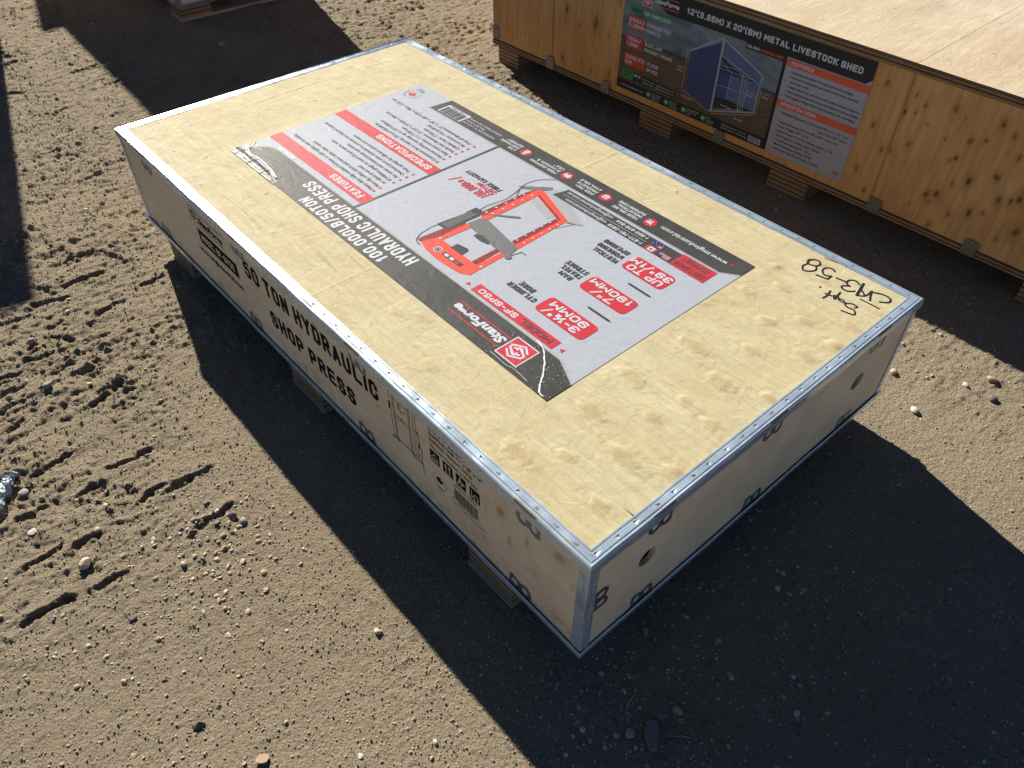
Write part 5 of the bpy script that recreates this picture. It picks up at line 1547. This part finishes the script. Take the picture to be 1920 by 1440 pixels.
# slate shard
mb = MB()
out = [(-.021, -.010), (-.006, -.013), (.016, -.012), (.028, -.006), (.027, .006), (.008, .011), (-.010, .012), (-.024, .009), (-.026, .001)]
vs = [(x, y, 0) for x, y in out] + [(x * .95, y * .9, .006 + .0012 * math.sin(i * 2.1)) for i, (x, y) in enumerate(out)]
k = len(out)
mb.raw(vs, [(i, (i + 1) % k, k + (i + 1) % k, k + i) for i in range(k)] + [tuple(range(k, 2 * k))], 's_slate')
o = mb.build('slate_shard', None, (1.958, .027, gz(1.958, .027) + .001), (.05, -.04, -.78))
tag(o, 'flat slate-grey shard lying in the shade below the press crate', 'stone')
# gravel: everything too small to count
rs = np.random.RandomState(21)
PV, PF, PM = [], [], []
nb = 0
def add_pebble(x, y, r, seed, mi, sub=1, ang=False):
    global nb
    base, faces = (IV1, IF1) if sub == 1 else (IV2, IF2)
    v = stone_verts(base, r, seed, ang)
    PV.append(v + np.array([x, y, 0])); PF.append(faces + nb); PM.append(np.full(len(faces), mi)); nb += len(v)
pos = []
def scatter(nn, x0, x1, y0, y1, rmin, rmax, dens=None):
    c = 0
    while c < nn:
        x, y = rs.uniform(x0, x1), rs.uniform(y0, y1)
        if 0.02 < x < 1.79 and 0.02 < y < .95: continue
        if dens and rs.rand() > dens(x, y): continue
        r = rmin * (rmax / rmin) ** (rs.rand() ** 2.2)
        pos.append((x, y, r)); c += 1
scatter(800, .2, 2.4, -.9, .5, .0016, .0048)
scatter(420, 1.6, 2.5, .0, 1.6, .0016, .0050)
scatter(330, .85, 1.5, -.65, -.15, .0020, .0075, lambda x, y: math.exp(-((x - 1.10) / .14) ** 2 - ((y + .37) / .10) ** 2))
scatter(260, 1.0, 1.9, -.75, -.25, .0022, .0070, lambda x, y: min(1, max(0, (-.30 - y + (x - 1.0) * .12) / .25)))
scatter(260, 1.75, 2.15, -.12, .55, .0025, .0065)
scatter(420, -2.5, .6, -.7, .6, .0030, .0075)
scatter(200, -1.6, 1.8, .9, 1.7, .003, .007)
scatter(60, -1.4, -.5, .9, 1.9, .004, .008)
pos += [(1.041, -.397, .0085), (1.074, -.33, .007), (1.037, -.364, .006), (1.138, -.346, .008), (1.265, -.408, .005), (1.279, -.33, .0075), (1.17, -.549, .009), (.941, -.419, .007),
        (1.663, -.363, .007), (.885, -.486, .007), (.935, -.524, .007), (.457, -.109, .007), (.659, -.27, .008), (.679, -.268, .006), (1.829, 1.194, .008), (2.027, 1.282, .008), (1.831, 1.21, .005), (1.919, -.02, .006)]
px = np.array([p_[0] for p_ in pos]); py = np.array([p_[1] for p_ in pos])
pz = ground_h(px, py)
order = [0, 0, 0, 0, 0, 1, 1, 2, 0, 3, 4, 5, 6, 0, 1]
for i, (x, y, r) in enumerate(pos):
    add_pebble(x, y, r, i % 97, order[rs.randint(len(order))], 1 if r < .006 else 2, (i % 3) != 0)
    PV[-1][:, 2] += pz[i] + r * .08
g = fast_mesh('gravel', np.concatenate(PV), np.concatenate(PF), SM)
g.data.polygons.foreach_set('material_index', np.concatenate(PM).astype(np.int32))
g['kind'] = 'stuff'; g['label'] = 'scattered small pebbles and grit on the dirt'
# grit: sand grains big enough to throw a shadow
IV0 = np.array([(1, 0, 0), (-1, 0, 0), (0, 1, 0), (0, -1, 0), (0, 0, 1), (0, 0, -1)], float)
IF0 = np.array([(0, 2, 4), (2, 1, 4), (1, 3, 4), (3, 0, 4), (2, 0, 5), (1, 2, 5), (3, 1, 5), (0, 3, 5)])
rs = np.random.RandomState(77)
NG = 60000
M['grain'] = plain('dirt_grain', (0.40, 0.315, 0.205), 0.95, var=0.35, scale=120)
M['grain_pale'] = plain('dirt_grain_pale', (0.55, 0.46, 0.33), 0.9, var=0.2, scale=120)
t_ = rs.rand(NG)
gx_ = 2.4 - 4.6 * t_ ** 2.0
gy_ = np.where(rs.rand(NG) < .72, rs.uniform(-.95, .1, NG), rs.uniform(.1, 1.7, NG))
ok = ~((gx_ > .02) & (gx_ < 1.79) & (gy_ > .02) & (gy_ < .95))
gx_, gy_ = gx_[ok], gy_[ok]
gr_ = (0.0010 + 0.0020 * rs.rand(len(gx_)) ** 2.4) * (1 + np.clip(1.2 - gx_, 0, 3) * .22)
gzz = ground_h(gx_, gy_)
sc_ = rs.uniform(.55, 1.25, (len(gx_), 6, 3)) * np.array([1, 1, .8])
_an = rs.uniform(0, 6.28, len(gx_)); _c, _s = np.cos(_an), np.sin(_an)
B_ = np.stack([IV0[None, :, 0] * _c[:, None] - IV0[None, :, 1] * _s[:, None], IV0[None, :, 0] * _s[:, None] + IV0[None, :, 1] * _c[:, None], np.repeat(IV0[None, :, 2], len(gx_), 0)], -1)
V_ = B_ * sc_ * gr_[:, None, None] + np.stack([gx_, gy_, gzz + gr_ * .35], 1)[:, None]
F_ = IF0[None] + (np.arange(len(gx_)) * 6)[:, None, None]
g = fast_mesh('grit', V_.reshape(-1, 3), F_.reshape(-1, 3), ['grain', 'grain_pale', 's_dark'], None, None, False)
mi_ = np.repeat(rs.choice([0, 0, 0, 0, 0, 1, 1, 2], len(gx_)), 8)
g.data.polygons.foreach_set('material_index', mi_.astype(np.int32))
g['kind'] = 'stuff'; g['label'] = 'sand grains and crumbs of dirt covering the yard'
# straw
M['straw'] = plain('dry_straw', (.42, .36, .26), .8)
for (x, y, L_, a, lab_) in ((1.896, .038, .030, 1.9, 'bent pale straw in the shade left of the slate shard'), (1.993, .062, .026, .8, 'short pale straw in the shade right of the slate shard')):
    mb = MB(); z0 = gz(x, y) + .003
    q = [(-L_ / 2, 0), (0, .0015), (L_ / 2, -.001)]
    for (a0, b0), (a1, b1) in zip(q[:-1], q[1:]):
        vs = [(aa, bb + dy, dz) for aa, bb in ((a0, b0), (a1, b1)) for dy, dz in ((-.0009, 0), (.0009, 0), (0, .0016))]
        mb.raw(vs, [(0, 3, 4, 1), (1, 4, 5, 2), (2, 5, 3, 0), (0, 1, 2), (3, 5, 4)], 'straw')
    o = mb.build('straw', None, (x, y, z0), (0, 0, a)); tag(o, lab_, 'straw')
# torn clear plastic scrap at the left edge
m, n, l, p = new_mat('clear_plastic_film')
p.inputs['Base Color'].default_value = (.62, .74, .76, 1)
p.inputs['Roughness'].default_value = .18
p.inputs['Transmission Weight'].default_value = .35
bump(n, l, p, noise(n, l, coords(n, l), 120, 4, .6), .5, .003)
M['film'] = m
uu = np.linspace(0, 1, 60); vv_ = np.linspace(-1, 1, 22)
U, V = np.meshgrid(uu, vv_, indexing='ij'); U, V = U.ravel(), V.ravel()
ax = np.array([.662, -.612]); bx = np.array([.800, -.690])
dv = (bx - ax); nn_ = np.array([-dv[1], dv[0]]) / np.linalg.norm(dv)
half = .018 * (1 - .65 * U) + .003 * np.sin(U * 23)
X = ax[0] + dv[0] * U + nn_[0] * half * V + .004 * fbm(U * .1, V * .1, .03, 2, 111)
Y = ax[1] + dv[1] * U + nn_[1] * half * V
Z = ground_h(X, Y) + .007 + .008 * np.abs(fbm(X, Y, .018, 3, 113)) + .006 * np.exp(-((V - .5) / .25) ** 2)
o = fast_mesh('plastic_scrap', np.stack([X - .72, Y + .65, Z], 1), grid_quads(60, 22), ['film'])
o.location = (.72, -.65, 0)
tag(o, 'torn crumpled strip of clear plastic at the left edge of the dirt', 'plastic scrap')
